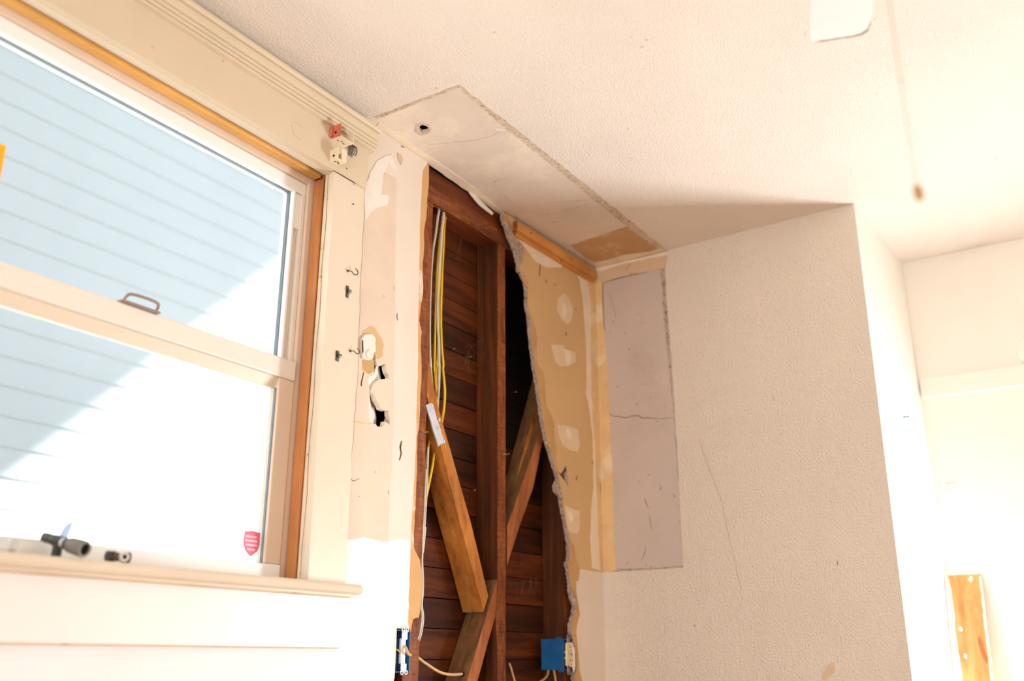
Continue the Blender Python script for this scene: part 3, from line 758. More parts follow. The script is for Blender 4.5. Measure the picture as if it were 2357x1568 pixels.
# ------------------------------------------------------------------ corner wall (faces the window)
wb = empty('wall_right', (-0.02, -0.48, 0))
tag(wb, 'cream textured wall beside the corner', 'wall', kind='structure')
GB = [(-0.0497,1.3833),(-0.3076,1.3832),(-0.3088,1.5524),(-0.3080,1.8012),(-0.3085,1.9744),(-0.3028,2.1550),(-0.2991,2.2637),(-0.3004,2.3785),(-0.3147,2.4342)]
coatB = [(-0.027, 0.0), (-0.027, GB[0][1])] + jag(GB, 0.02, 0.0012, 110, closed=False) + [(GB[-1][0], CZ), (EY, CZ), (EY, 0.0)]
slab('wall_coat', 'B', coatB, 0.0, 0.014, 'wall_texture_paint', wb)
gp_ = slab('grey_plaster', 'B', [(-0.02, 1.30), (-0.02, CZ), (-0.33, CZ), (-0.33, 1.30)], 0.0028, 0.014, 'grey_plaster', wb)
tag(gp_, 'bare grey plaster rectangle where a cupboard hung')
slab('tape_strip', 'B', jag([(-0.0322,2.4338),(-0.3130,2.4331),(-0.3096,2.4002),(-0.2989,2.3820),(-0.2165,2.3806),(-0.1148,2.3847),(-0.0623,2.3770),(-0.0379,2.3858)], 0.015, 0.0015, 111), 0.0010, 0.0028, 'tape_strip', gp_)
slab('compound_strip', 'B', jag([(-0.0289,2.4413),(-0.3133,2.4378),(-0.3126,2.4251),(-0.1510,2.4320),(-0.0391,2.4255)], 0.015, 0.001, 112), 0.0002, 0.0012, 'joint_compound', gp_)
slab('corner_tape', 'B', jag([(-0.027, 2.41)] + [(-0.0554,2.3786),(-0.0546,2.3001),(-0.0568,2.2030),(-0.0658,2.0597),(-0.0691,1.9064),(-0.0730,1.6852),(-0.0702,1.5155),(-0.0752,1.3889),(-0.0497,1.3833)] + [(-0.027, 1.385)], 0.02, 0.0014, 113), 0.0008, 0.0028, 'corner_tape', gp_)
slab('compound_strip', 'B', jag([(-0.027, 2.40)] + [(-0.0445,2.3678),(-0.0464,2.2050),(-0.0431,1.9862),(-0.0443,1.7609),(-0.0406,1.5457),(-0.0437,1.3931)] + [(-0.027, 1.385)], 0.02, 0.0014, 114), -0.0006, 0.0008, 'corner_tape', gp_)
slab('grime_line', 'B', jag([(-0.2972,2.3792),(-0.2991,2.2637),(-0.3028,2.1550),(-0.3025,2.0048),(-0.3067,1.8584),(-0.3061,1.6616),(-0.3065,1.8014),(-0.2955,1.9912),(-0.2855,2.1891),(-0.2840,2.3457),(-0.2792,2.3787)], 0.012, 0.0022, 115), 0.0018, 0.0028, 'edge_grime_dark', gp_)
slab('grime_line', 'B', jag([(-0.0497,1.3847),(-0.3078,1.3858),(-0.3081,1.3910),(-0.2016,1.3883),(-0.1098,1.3913),(-0.0532,1.3927)], 0.012, 0.0015, 116), 0.0018, 0.0028, 'edge_grime_dark', gp_)
for i, (c, w) in enumerate((
    ([(-0.0571,2.3782),(-0.0552,2.3163),(-0.0561,2.2351),(-0.0602,2.2023)], 0.0024), ([(-0.0571,2.3782),(-0.0765,2.3804),(-0.1148,2.3831),(-0.1661,2.3826),(-0.2331,2.3799)], 0.0020),
    ([(-0.0677,1.9141),(-0.0705,1.9002),(-0.0885,1.8902),(-0.1049,1.8894),(-0.1259,1.8805),(-0.1456,1.8837),(-0.1746,1.8826),(-0.1870,1.8721),(-0.2091,1.8690),(-0.2558,1.8597),(-0.3020,1.8577)], 0.0020),
    ([(-0.3050,1.8558),(-0.3072,1.7871),(-0.3093,1.7167)], 0.0016), ([(-0.1860,1.6093),(-0.1886,1.5980),(-0.1941,1.5823),(-0.2015,1.5775)], 0.0026), ([(-0.2004,1.5542),(-0.2025,1.5335),(-0.2072,1.5032)], 0.0016),
    ([(-0.1663,1.4140),(-0.1731,1.4271),(-0.1798,1.4402),(-0.1837,1.4588)], 0.0016), ([(-0.0851,2.2261),(-0.0938,2.2307),(-0.0969,2.2206)], 0.0024), ([(-0.0787,2.3438),(-0.0942,2.2917),(-0.1060,2.2379)], 0.0012),
    ([(-0.1919,2.2016),(-0.2246,2.1982)], 0.0014), ([(-0.1824,1.9871),(-0.2145,1.9835)], 0.0014), ([(-0.0680,1.4083),(-0.0598,1.4005)], 0.003), ([(-0.1199,1.4111),(-0.1103,1.4035)], 0.004), ([(-0.1811,1.4026),(-0.1822,1.3945)], 0.004))):
    ribbon('crack', 'B', c, w, 0.0021 if i > 1 else 0.0004, 0.0028, 'crack', gp_, seed=130 + i)
for i, (c, w) in enumerate((
    ([(-0.3859,1.7773),(-0.3988,1.7273),(-0.4144,1.6777),(-0.4285,1.6331),(-0.4461,1.5809),(-0.4572,1.5014),(-0.4690,1.4363),(-0.4841,1.3472),(-0.4888,1.3036)], 0.0009), ([(-0.7756,1.3821),(-0.7773,1.3749),(-0.7764,1.3666)], 0.0035),
    ([(-0.6348,1.8835),(-0.6350,1.8698),(-0.6369,1.8600)], 0.0014), ([(-0.5295,1.3800),(-0.5318,1.3749)], 0.004))):
    ribbon('crack', 'B', c, w, -0.0006, 0.0, 'grime', wb, seed=150 + i)
slab('stain', 'B', jag([(-0.7220,1.1058),(-0.7405,1.1126),(-0.7404,1.0891),(-0.7222,1.0722),(-0.7094,1.0631),(-0.7008,1.0719)], 0.01, 0.003, 160), -0.0005, 0.0, 'tape_strip', wb)
box('cavity_block', 0.013, 0.52, -0.90, 0.10, 0.0, CZ, 'exterior_sheathing', wb)

# return of that wall and the recess behind it
wr = empty('wall_return', (0.25, -0.95, 0))
tag(wr, 'narrow sunlit white end wall beside the recess', 'wall', kind='structure')
bm = bmesh.new()
bm_slab(bm, lambda u, v, d: (u, -0.9385 - 0.040 * (u + .03) + d, v), [(-0.0303, 0.0), (0.533, 0.0), (0.533, CZ), (-0.0303, CZ)], [], 0.0, 0.0022)
from_bm('plaster', bm, 'recess_paint', wr)
rc = empty('wall_recess', (0.55, -2.4, 0))
tag(rc, 'cream back wall of the recess', 'wall', kind='structure')
slab('plaster', 'R', [(-0.90, 0.0), (-0.90, CZ), (YB, CZ), (YB, 0.0)], 0.0, 0.05, 'recess_paint', rc,
     holes=[[(-1.41, 0.30), (-1.41, 1.48), (-1.81, 1.48), (-1.81, 0.30)]])
t2 = box('trim_2', 0.517, 0.5328, -3.6, -0.968, 1.945, 2.013, 'recess_paint', None, 0.003)
tag(t2, 'flat cream rail board along the recess wall', 'rail', kind='structure')
ribbon('crack', 'R', [(-0.9862,1.6649),(-1.0077,1.6587),(-1.0185,1.6619),(-1.0386,1.6572)], 0.0035, -0.0008, 0.0, 'tape_strip', rc, seed=170)
cap = empty('wall_fixture', (0.53, -1.31, 2.05))
tag(cap, 'round white fixture on the recess wall above the rail', 'fixture')
lathe('rim', [(0, 0), (0.052, 0), (0.052, 0.010), (0.046, 0.018), (0, 0.018)], (0.5325, -1.318, 2.058), (-1, 0, 0), 'recess_paint', cap, 40)
lathe('cover', [(0, 0.018), (0.036, 0.018), (0.036, 0.026), (0.030, 0.034), (0, 0.036)], (0.5325, -1.318, 2.058), (-1, 0, 0), 'fan_white', cap, 40)
# window in the recess wall (out of frame)
w3 = empty('window_3', (0.54, -1.8, 1.45))
tag(w3, 'bright narrow window in the recess wall', 'window', kind='structure')
for a in ((-1.41, -1.455, .30, 1.48), (-1.765, -1.81, .30, 1.48), (-1.455, -1.765, .30, .345), (-1.455, -1.765, 1.435, 1.48)):
    box('frame', 0.535, 0.575, min(a[:2]), max(a[:2]), a[2], a[3], 'sash_white', w3, 0.002)
# remaining walls
wk = empty('wall_back', (-2, YB, 0))
tag(wk, 'cream wall behind the camera', 'wall', kind='structure')
bm = bmesh.new()
bm_slab(bm, lambda u, v, d: (u, YB + d, v), [(XL, 0), (0.6, 0), (0.6, CZ), (XL, CZ)], [], 0.0, -0.05)
from_bm('plaster', bm, 'wall_texture_paint', wk)
wf = empty('wall_far', (XL, -2, 0))
tag(wf, 'plain cream wall at the far side of the room', 'wall', kind='structure')
bm = bmesh.new()
bm_slab(bm, lambda u, v, d: (XL - d, u, v), [(YB, 0), (0.1, 0), (0.1, CZ), (YB, CZ)], [[(-3.1, 0.3), (-0.7, 0.3), (-0.7, 2.2), (-3.1, 2.2)]], 0.0, 0.05)
from_bm('plaster', bm, 'wall_texture_paint', wf)
d1 = empty('fill_door', (XL, -1.9, 0.3))  # opening added out of view to go with the fill lamp
tag(d1, 'door frame added around the unseen fill lamp', 'door', kind='structure')
for a in ((-3.1, -3.04, .3, 2.2), (-.76, -.7, .3, 2.2), (-3.04, -.76, .3, .38), (-3.04, -.76, 2.12, 2.2), (-1.93, -1.87, .38, 2.12)):
    box('frame', XL - 0.05, XL + 0.01, a[0], a[1], a[2], a[3], 'sash_white', d1, 0.002)

# ------------------------------------------------------------------ corner batten
t1 = empty('trim_1', (-0.26, -0.03, 2.36))
tag(t1, 'bare orange wood moulding in the ceiling corner', 'moulding', kind='structure')
zt, zb_ = 2.4215, 2.3745
prof = [(-0.0018, zb_), (-0.0120, zb_), (-0.0140, zb_ + .003), (-0.0140, zb_ + .006), (-0.0085, zb_ + .0075), (-0.0150, zb_ + .009), (-0.0150, zb_ + .0125), (-0.0095, zb_ + .014), (-0.0165, zb_ + .0155), (-0.0185, zb_ + .019), (-0.0185, zt - .003), (-0.0160, zt), (-0.0018, zt)]
mo = extrude_x('moulding', prof, -0.515, -0.028, 'batten_wood', t1, yfun=yw)
mo.data.materials.append(MATS['batten_end'])
for p in mo.data.polygons:
    if p.normal.x < -0.9:
        p.material_index = 1
for (u, v) in ((-0.44, 2.408), (-0.20, 2.404), (-0.075, 2.407), (-0.250, 2.3795)):
    bm = bmesh.new()
    bm_lathe(bm, [(0, 0.0), (0.0032, 0.0), (0.0032, 0.0006), (0, 0.0006)], (u, yw(u) - (0.0186 if v > 2.39 else 0.0141), v), (0, -1, 0), 10)
    from_bm('nail_hole', bm, 'void', mo)
for i in range(5):
    rr = random.Random(200 + i)
    tube('splinter', [(-0.513, yw(-.5) - .004 - .003 * i, zb_ + .012 * i + .008), (-0.524 - rr.random() * .008, yw(-.5) - .006 - .003 * i, zb_ + .012 * i + .012)], 0.0012, 'batten_end', mo, 5, 0)
# dangling strip of ceiling paper over the plate
sp = slab('paper_strip', 'A', jag([(-0.7332,2.4377),(-0.7047,2.4431),(-0.6680,2.4356),(-0.6002,2.4218),(-0.6077,2.4117),(-0.6379,2.4133),(-0.6749,2.4165),(-0.7151,2.4294)], 0.008, 0.0006, 210), 0.004, 0.006, 'white_filler', wall)
tag(sp, 'loose pale paper strip hanging over the top plate')

# ------------------------------------------------------------------ window
w1 = empty('window_1', (-1.93, 0.03, WZ0))
tag(w1, 'wooden double-sash window with cream casing', 'window', kind='structure')
hc = slab('head_casing', 'A', [(-2.72, 2.236), (-1.2015, 2.236), (-1.199, 2.241), (-1.196, 2.352), (-2.72, 2.352)], -0.0165, 0.0, 'trim_tan', w1)
cap_prof = [(0.0, 2.346), (-.0165, 2.346), (-.0260, 2.347), (-.0270, 2.353), (-.0200, 2.3545), (-.0285, 2.356), (-.0300, 2.362), (-.0230, 2.3635), (-.0310, 2.365), (-.0325, 2.371), (-.0260, 2.3725), (-.0345, 2.375), (-.0365, 2.384), (-.0370, 2.393), (-.0300, 2.3945), (-.0400, 2.397), (-.0430, 2.402), (-.0430, 2.408), (-.036, 2.412), (0.0, 2.4245)]
extrude_x('cap_moulding', cap_prof, -2.76, -1.183, 'trim_tan', w1)
slab('side_casing', 'A', jag([(-1.3085, 1.2735), (-1.193, 1.2735), (-1.2045, 2.2355), (-1.3120, 2.2355)], 0.05, 0.0006, 220), -0.0150, -0.0001, 'trim_paint', w1)
slab('side_casing', 'A', [(-2.675, 1.2735), (-2.56, 1.2735), (-2.56, 2.2355), (-2.675, 2.2355)], -0.0150, -0.0001, 'trim_paint', w1)
stool_prof = [(0.056, 1.2730), (0.056, 1.2560), (0.0, 1.2480), (-0.030, 1.2470), (-0.030, 1.2510), (-0.038, 1.2515), (-0.046, 1.2550), (-0.049, 1.2605), (-0.046, 1.2665), (-0.040, 1.2725), (0.0, 1.2730)]
extrude_x('stool', stool_prof, -2.72, -1.172, 'trim_paint', w1)
slab('apron', 'A', [(-2.68, 1.141), (-1.195, 1.141), (-1.184, 1.147), (-1.182, 1.2468), (-2.68, 1.2468)], -0.0170, -0.0001, 'trim_paint_lit', w1)
slab('apron_shade_line', 'A', [(-2.678, 1.1385), (-1.205, 1.1385), (-1.198, 1.1409), (-2.678, 1.1409)], -0.0150, -0.0013, 'tape_strip', w1)  # brown strip paints the shadow line under the apron
box('stool_shade_line', -2.70, -1.190, -0.0290, -0.0172, 1.2440, 1.2469, 'tape_strip', w1)  # painted shadow line beneath the stool
# reveals
box('jamb', -1.3066, -1.2650, -0.0146, 0.0200, 1.2732, 2.2420, 'trim_paint_worn', w1, 0.0006)
box('jamb', -1.3035, -1.2650, 0.0202, 0.110, 1.2732, 2.2420, 'stop_wood', w1)
box('jamb', -2.60, -2.56, -0.0148, 0.110, 1.2732, 2.2420, 'trim_paint_worn', w1)
box('stop_bead', -1.3120, -1.3036, 0.0225, 0.0520, 1.2732, 2.2280, 'stop_wood', w1, 0.0035)
ribbon('crack', lambda u, v, d: (-1.3067 + d, u, v), [(0.009 + 0.002 * math.sin(i * 1.7), 1.28 + i * 0.06) for i in range(17)], 0.0016, -0.0004, 0.0, 'grime', w1, seed=230)
box('head_jamb', -2.60, -1.2650, -0.0148, 0.020, 2.2362, 2.262, 'trim_paint', w1, 0.0008)
box('head_jamb', -2.60, -1.2650, 0.0202, 0.110, 2.2420, 2.262, 'trim_paint_worn', w1)
bm = bmesh.new()
bm_box(bm, -2.555, -1.3125, 0.0270, 0.0530, 2.2290, 2.2418, 0.0045, 3)
g_ = from_bm('head_stop', bm, 'gold_wood', w1)
tag(g_, 'golden bare wood stop under the window head')
FR = 0.0545
box('frame', -1.3255, -1.3038, FR, 0.110, 1.2732, 2.2415, 'frame_beige', w1, 0.002)
box('frame', -2.555, -1.3256, FR, 0.110, 2.2150, 2.2415, 'frame_beige', w1, 0.002)
box('frame', -2.559, -2.535, FR, 0.110, 1.2732, 2.2150, 'frame_beige', w1, 0.002)
us = empty('upper_sash', (-1.93, 0.08, 1.72)); us.parent = w1; us.matrix_parent_inverse = Matrix.Translation(ORIGIN['window_1']).inverted()
box('rail', -2.53, -1.3260, 0.0620, 0.100, 2.1830, 2.2148, 'sash_white', us, 0.003)
box('rail', -2.53, -1.3260, 0.0800, 0.100, 1.7000, 1.7400, 'sash_white', us, 0.002)
box('stile', -1.3380, -1.3260, 0.0620, 0.100, 1.7000, 2.1828, 'sash_paint', us, 0.002)
box('stile', -1.3560, -1.3381, 0.0720, 0.100, 1.7000, 2.1828, 'sash_paint', us, 0.001)
box('stile', -1.3640, -1.3561, 0.0620, 0.100, 1.7000, 2.1828, 'sash_white', us, 0.002)
box('pocket_block', -1.3565, -1.3375, 0.0635, 0.075, 2.0900, 2.1800, 'sash_white', us, 0.001)
box('stile', -2.53, -2.49, 0.0620, 0.100, 1.7000, 2.1828, 'sash_paint', us, 0.002)
box('gasket', -1.3665, -1.3641, 0.0745, 0.0838, 1.7402, 2.1828, 'gasket', us)
box('gasket', -2.49, -1.3641, 0.0760, 0.0838, 2.1810, 2.1832, 'gasket', us)
box('pane', -2.49, -1.3640, 0.0840, 0.0870, 1.7400, 2.1830, 'window_glass', us)
ls = empty('lower_sash', (-1.93, 0.065, 1.28)); ls.parent = w1; ls.matrix_parent_inverse = Matrix.Translation(ORIGIN['window_1']).inverted()
box('rail', -2.53, -1.3265, 0.0480, 0.079, 1.7140, 1.7600, 'sash_paint', ls, 0.004)
extrude_x('bevel', [(0.0560, 1.7138), (0.079, 1.7138), (0.079, 1.6900), (0.0660, 1.6900)], -2.48, -1.3727, 'trim_paint', ls)
box('rail', -2.53, -1.3265, 0.0500, 0.079, 1.2734, 1.3080, 'sash_white', ls, 0.003)
box('stile', -1.3725, -1.3265, 0.0510, 0.079, 1.3081, 1.7138, 'frame_beige', ls, 0.003)
box('stile', -2.53, -2.48, 0.0510, 0.079, 1.3081, 1.7138, 'sash_paint', ls, 0.003)
box('gasket', -1.3748, -1.3726, 0.0580, 0.0638, 1.3081, 1.6898, 'gasket', ls)
box('pane', -2.48, -1.3727, 0.0640, 0.0670, 1.3081, 1.6900, 'window_glass', ls)
# lift handle on the meeting rail
bm = bmesh.new()
bm_box(bm, -1.792, -1.704, 0.040, 0.062, 1.7598, 1.7640, 0.0015)
bm_tube(bm, spline([(-1.784, 0.046, 1.762), (-1.784, 0.041, 1.770), (-1.778, 0.034, 1.7755), (-1.745, 0.031, 1.7765), (-1.719, 0.034, 1.7755), (-1.712, 0.041, 1.770), (-1.712, 0.046, 1.762)], 5), 0.0032, 10)
hd = from_bm('lift_handle', bm, 'handle_taupe', ls)
tag(hd, 'small taupe lift handle')

# shield sticker on the lower pane
st = empty('shield_sticker', (-1.395, 0.063, 1.34))
tag(st, 'pink shield sticker in the corner of the lower pane', 'sticker')
DX = -0.006
sc_ = [(-1.4165, 1.3700), (-1.3950, 1.3735), (-1.3735, 1.3700), (-1.3725, 1.3450), (-1.3790, 1.3300), (-1.3950, 1.3185), (-1.4110, 1.3300), (-1.4180, 1.3450)]
slab('film', 'A', [(a_ + DX, b_) for a_, b_ in sc_], 0.0630, 0.0638, 'sticker_pink', st)
for z, a, b_ in ((1.3600, -1.412, -1.380), (1.3515, -1.413, -1.378), (1.3430, -1.411, -1.380), (1.3340, -1.405, -1.386)):
    rr = random.Random(int(z * 1e4))
    x = a + DX
    while x < b_ + DX - .003:
        w_ = rr.uniform(.0022, .0045)
        slab('lettering', 'A', rect(x, x + w_, z - .0018, z + .0018), 0.0624, 0.0630, 'sticker_print', st)
        x += w_ + .0009
# yellow strip on the upper pane at the frame's left edge
ys = box('yellow_strip', -2.075, -2.034, 0.0800, 0.0838, 1.90, 1.985, 'tape_yellow', None, 0.0012)
tag(ys, 'yellow strip stuck on the upper pane at the photo edge', 'strip')

# ------------------------------------------------------------------ blind brackets and hooks on the casing
def bracket(name, x0, x1, z0, z1, y1, label, red):
    e = empty(name, ((x0 + x1) / 2, -0.017, z0))
    tag(e, label, 'bracket', 'blind brackets on the head casing')
    y0 = -0.0168
    t_ = 0.0016
    box('back_plate', x0, x1, y0 - t_, y0, z0, z1, 'bracket_cream', e)
    s_ = box('side_plate', x0, x0 + t_, y1, y0 - t_, z0, z1, 'bracket_red' if red else 'bracket_cream', e)
    box('side_plate', x1 - t_, x1, y1, y0 - t_, z0, z1, 'bracket_cream', e)
    b_ = box('base_plate', x0 + t_, x1 - t_, y1, y0 - t_, z0, z0 + t_, 'bracket_cream', e)
    for i in range(3):
        cx = x0 + (x1 - x0) * (.3 + .2 * i)
        slab('slot', lambda u, v, d: (u, v, z0 + d), rect(cx - .003, cx + .003, y0 - .012 - .004 * (i % 2), y0 - .009 - .004 * (i % 2)), -0.0003, 0.0, 'crack', b_)
    lathe('screw_hole', [(0, 0), (0.003, 0), (0.003, 0.0006), (0, 0.0006)], (x0 - .0001, (y0 + y1) / 2, (z0 + z1) / 2 - .004), (-1, 0, 0), 'void', s_, 12)
    return e
k1 = bracket('blind_bracket', -1.335, -1.287, 2.312, 2.346, -0.048, 'upper blind bracket with one side flaked to red', True)
box('flaked_lug', -1.342, -1.3352, -0.026, -0.0168, 2.316, 2.340, 'bracket_red', k1, 0.001)
k2 = bracket('blind_bracket', -1.334, -1.306, 2.252, 2.282, -0.044, 'lower cream blind bracket near the casing corner', False)
box('front_plate', -1.322, -1.306, -0.0456, -0.044, 2.252, 2.284, 'bracket_cream', k2)
cl = empty('curtain_clip', (-1.262, -0.018, 2.30))
tag(cl, 'grey metal clip beside the upper blind bracket', 'clip')
box('plate', -1.272, -1.258, -0.0195, -0.0168, 2.298, 2.328, 'steel', cl, 0.0008)
for dx in (-.0115, -.005, .0015):
    tube('prong', [(-1.260 + dx, -0.019, 2.326), (-1.260 + dx, -0.030, 2.322), (-1.259 + dx, -0.032, 2.306), (-1.259 + dx, -0.026, 2.300)], 0.0013, 'dark_steel', cl, 8, 4)
for i, (c, w) in enumerate((([(-1.462, 2.296), (-1.445, 2.300), (-1.432, 2.297)], 0.003), ([(-1.465, 2.290), (-1.452, 2.266), (-1.438, 2.262), (-1.428, 2.266)], 0.0026))):
    ribbon('scratch', 'A', c, w, -0.0171, -0.0165, 'tape_strip', hc, seed=240 + i)
ribbon('gap', 'A', [(-1.318, 2.2352), (-1.28, 2.2352), (-1.235, 2.2352), (-1.206, 2.2354)], 0.0018, -0.0170, -0.015, 'crack', hc, seed=243)
slab('chip', 'A', jag([(-1.243, 2.228), (-1.240, 2.236), (-1.232, 2.232), (-1.216, 2.232), (-1.207, 2.2345), (-1.212, 2.236), (-1.243, 2.237)], 0.006, .0008, 244), -0.0172, -0.015, 'tape_strip', hc)
for (u, v) in [(-1.2733,2.2604),(-1.2428,2.1764)]:
    bm = bmesh.new()
    bm_lathe(bm, [(0, 0), (0.0022, 0), (0.0016, 0.001), (0, 0.001)], (u, -0.0166, v), (0, -1, 0), 10)
    from_bm('nail_hole', bm, 'crack', hc)

def cup_hook(p, s, label, flip=1):
    x, z = p
    e = empty('cup_hook', (x, -0.015, z))
    tag(e, label, 'hook', 'cup hooks on the side casing')
    lathe('collar', [(0, 0), (0.0032, 0), (0.0028, 0.0015), (0.0015, 0.003), (0, 0.003)], (x, -0.0150, z), (0, -1, 0), 'dark_steel', e, 12)
    pts = [(x, -0.016, z), (x + .001, -0.022, z - .001)]
    for i in range(9):
        a = math.radians(200 + i * 29)
        pts.append((x + .010 * s + .0075 * s * math.cos(a) * flip, -0.025 - .004 * math.sin(i / 8 * math.pi), z + .001 + .0075 * s * math.sin(a)))
    tube('hook_wire', pts, 0.0011, 'dark_steel', e, 8, 3)
    return e
hk = [(-1.2467,1.9982),(-1.2215,1.8042)]
cup_hook(hk[0], 1.25, 'upper cup hook, level with the meeting of wall and casing')
cup_hook(hk[1], 1.0, 'lower cup hook, beside the broken plaster')
hk = [(-1.2438,1.9456),(-1.2638,1.7802)]
def catch(p, label, w, h):
    x, z = p
    e = empty('catch_plate', (x, -0.015, z - h))
    tag(e, label, 'plate', 'metal catch plates on the side casing')
    box('plate', x - w, x + w, -0.0168, -0.0150, z - h, z + h, 'dark_steel', e, 0.0006)
    box('lug', x - w * .2, x + w * 1.4, -0.0240, -0.0168, z - h * .25, z + h * .35, 'steel', e, 0.001)
    for q in (-.7, .7):
        lathe('screw', [(0, 0), (0.0022, 0), (0.0016, 0.0012), (0, 0.0012)], (x, -0.0168, z + h * q), (0, -1, 0), 'steel', e, 10)
catch(hk[0], 'dark metal catch plate just under the upper cup hook', 0.0045, 0.0150)
catch(hk[1], 'worn metal catch plate left of the lower cup hook', 0.0050, 0.0125)

# ------------------------------------------------------------------ cables in the wall
def cable(pts, r, mat, label, group, seg=10):
    o = tube('electrical_cable', pts, r, mat, None, seg, 6)
    return tag(o, label, 'cable', group)
G1 = 'cables dropping from the top plate'
top = 2.42
cable([(-0.851, 0.040, top), (-0.851, 0.040, 2.36)] + [(-0.7960,0.0400,2.3598),(-0.7995,0.0400,2.3140),(-0.8015,0.0400,2.2346),(-0.8040,0.0400,2.1693),(-0.8098,0.0360,2.1031),(-0.8095,0.0360,2.0203),(-0.8023,0.0360,1.9409),(-0.7924,0.0360,1.8873),(-0.7946,0.0360,1.8783),(-0.7833,0.0360,1.8216),(-0.7786,0.0400,1.7761),(-0.7857,0.0400,1.7357),(-0.7799,0.0550,1.7002),(-0.7939,0.0550,1.6670),(-0.8357,0.0300,1.6010),(-0.8610,0.0220,1.5418),(-0.8756,0.0220,1.4865),(-0.8842,0.0220,1.4539)],
      0.0034, 'cable_yellow', 'rightmost yellow cable, bowing out to the nail plate', G1)
cable([(-0.866, 0.046, top), (-0.866, 0.046, 2.36)] + [(-0.8076,0.0450,2.3475),(-0.8143,0.0450,2.2570),(-0.8268,0.0400,2.1825),(-0.8287,0.0400,2.1395),(-0.8372,0.0340,2.0524),(-0.8366,0.0340,1.9712),(-0.8354,0.0340,1.8760),(-0.8350,0.0340,1.8677),(-0.8129,0.0450,1.8238),(-0.8059,0.0450,1.7786),(-0.7975,0.0550,1.7198),(-0.8162,0.0550,1.6856),(-0.8648,0.0260,1.6287),(-0.8736,0.0260,1.5835),(-0.8812,0.0260,1.5392)],
      0.0030, 'cable_yellow', 'thin yellow cable left of the others', G1)
cable([(-0.858, 0.032, top), (-0.858, 0.032, 2.36)] + [(-0.8142,0.0320,2.3457),(-0.8184,0.0320,2.2870),(-0.8225,0.0320,2.1992),(-0.8151,0.0400,2.1232),(-0.8141,0.0400,2.0402),(-0.8143,0.0400,1.9585),(-0.8159,0.0400,1.8819),(-0.8189,0.0400,1.8926),(-0.8047,0.0500,1.8423),(-0.7982,0.0500,1.7810),(-0.7905,0.0500,1.7206),(-0.7683,0.0700,1.6734)],
      0.0030, 'cable_yellow', 'middle yellow cable, running behind the white ones', G1)
cable([(-0.872, 0.028, top), (-0.872, 0.028, 2.36)] + [(-0.8433,0.0280,2.3458),(-0.8483,0.0280,2.3089),(-0.8551,0.0280,2.2587),(-0.8649,0.0280,2.2081),(-0.8746,0.0240,2.1409),(-0.8758,0.0240,2.0870),(-0.8755,0.0240,2.0181),(-0.8724,0.0240,1.9392),(-0.8668,0.0240,1.8624),(-0.8667,0.0240,1.8853),(-0.8404,0.0400,1.8477),(-0.8321,0.0400,1.8030),(-0.8062,0.0600,1.7534)],
      0.0036, 'cable_white', 'white cable bending down beside the left stud', G1)
cable([(-0.862, 0.026, top), (-0.862, 0.026, 2.36)] + [(-0.8246,0.0260,2.3399),(-0.8278,0.0260,2.2905),(-0.8317,0.0260,2.2286),(-0.8356,0.0260,2.1677),(-0.8355,0.0280,2.1095),(-0.8374,0.0280,2.0511),(-0.8328,0.0280,1.9914),(-0.8252,0.0280,1.9332),(-0.8220,0.0280,1.8745),(-0.8211,0.0280,1.8821),(-0.8206,0.0280,1.8272),(-0.8012,0.0450,1.7835),(-0.8039,0.0450,1.7327),(-0.7724,0.0700,1.6958)],
      0.0036, 'cable_white', 'white cable running between the yellow ones', G1)
G2 = 'cables along the left stud'
cable([(-0.8697,0.0200,1.6418),(-0.8707,0.0200,1.5906),(-0.8705,0.0200,1.5402),(-0.8738,0.0200,1.4690),(-0.8769,0.0200,1.4164),(-0.8791,0.0200,1.3716),(-0.8719,0.0200,1.4348),(-0.8784,0.0200,1.3985),(-0.8810,0.0200,1.3530),(-0.8755,0.0200,1.3087),(-0.8745,0.0200,1.2743),(-0.8771,0.0200,1.2448),(-0.8699,0.0200,1.2160),(-0.8732,0.0200,1.1871),(-0.8781,0.0200,1.1726),(-0.8861,0.0200,1.1571),(-0.8810,0.0300,1.1489)],
      0.0034, 'cable_white', 'white cable reaching down to the left outlet box, outer one', G2)
cable([(-0.8812,0.0160,1.5813),(-0.8819,0.0160,1.5382),(-0.8832,0.0160,1.4850),(-0.8862,0.0160,1.4324),(-0.8875,0.0160,1.3808),(-0.8839,0.0160,1.4383),(-0.8876,0.0160,1.3973),(-0.8896,0.0160,1.3471),(-0.8841,0.0160,1.2981),(-0.8832,0.0160,1.2639),(-0.8842,0.0160,1.2372),(-0.8797,0.0160,1.2132),(-0.8840,0.0160,1.1868),(-0.8896,0.0160,1.1724),(-0.8935,0.0160,1.1628),(-0.8814,0.0300,1.1560)],
      0.0030, 'cable_white', 'white cable reaching down to the left outlet box, inner one', G2)
cable([(-0.8878,0.0300,1.1276),(-0.8735,0.0300,1.1217),(-0.8509,0.0300,1.1116),(-0.8301,0.0300,1.1035),(-0.8048,0.0300,1.0937),(-0.7819,0.0280,1.0859),(-0.7562,0.0280,1.0817),(-0.7301,0.0280,1.0800),(-0.7059,0.0280,1.0804),(-0.6925,0.0280,1.0810),(-0.6576,0.0450,1.0815)],
      0.0036, 'cable_tan', 'tan cable sagging from the left box into the lower brace', 'tan cables at the boxes')
bm = bmesh.new()
hb = [(-0.6893,0.0300,1.0805)][0]
bm_lathe(bm, [(0, 0), (0.0065, 0), (0.0065, 0.001), (0, 0.001)], (hb[0] + 0.004, hb[1], hb[2]), (-0.95, 0, 0.3), 14)
from_bm('drilled_hole', bm, 'void', b2)
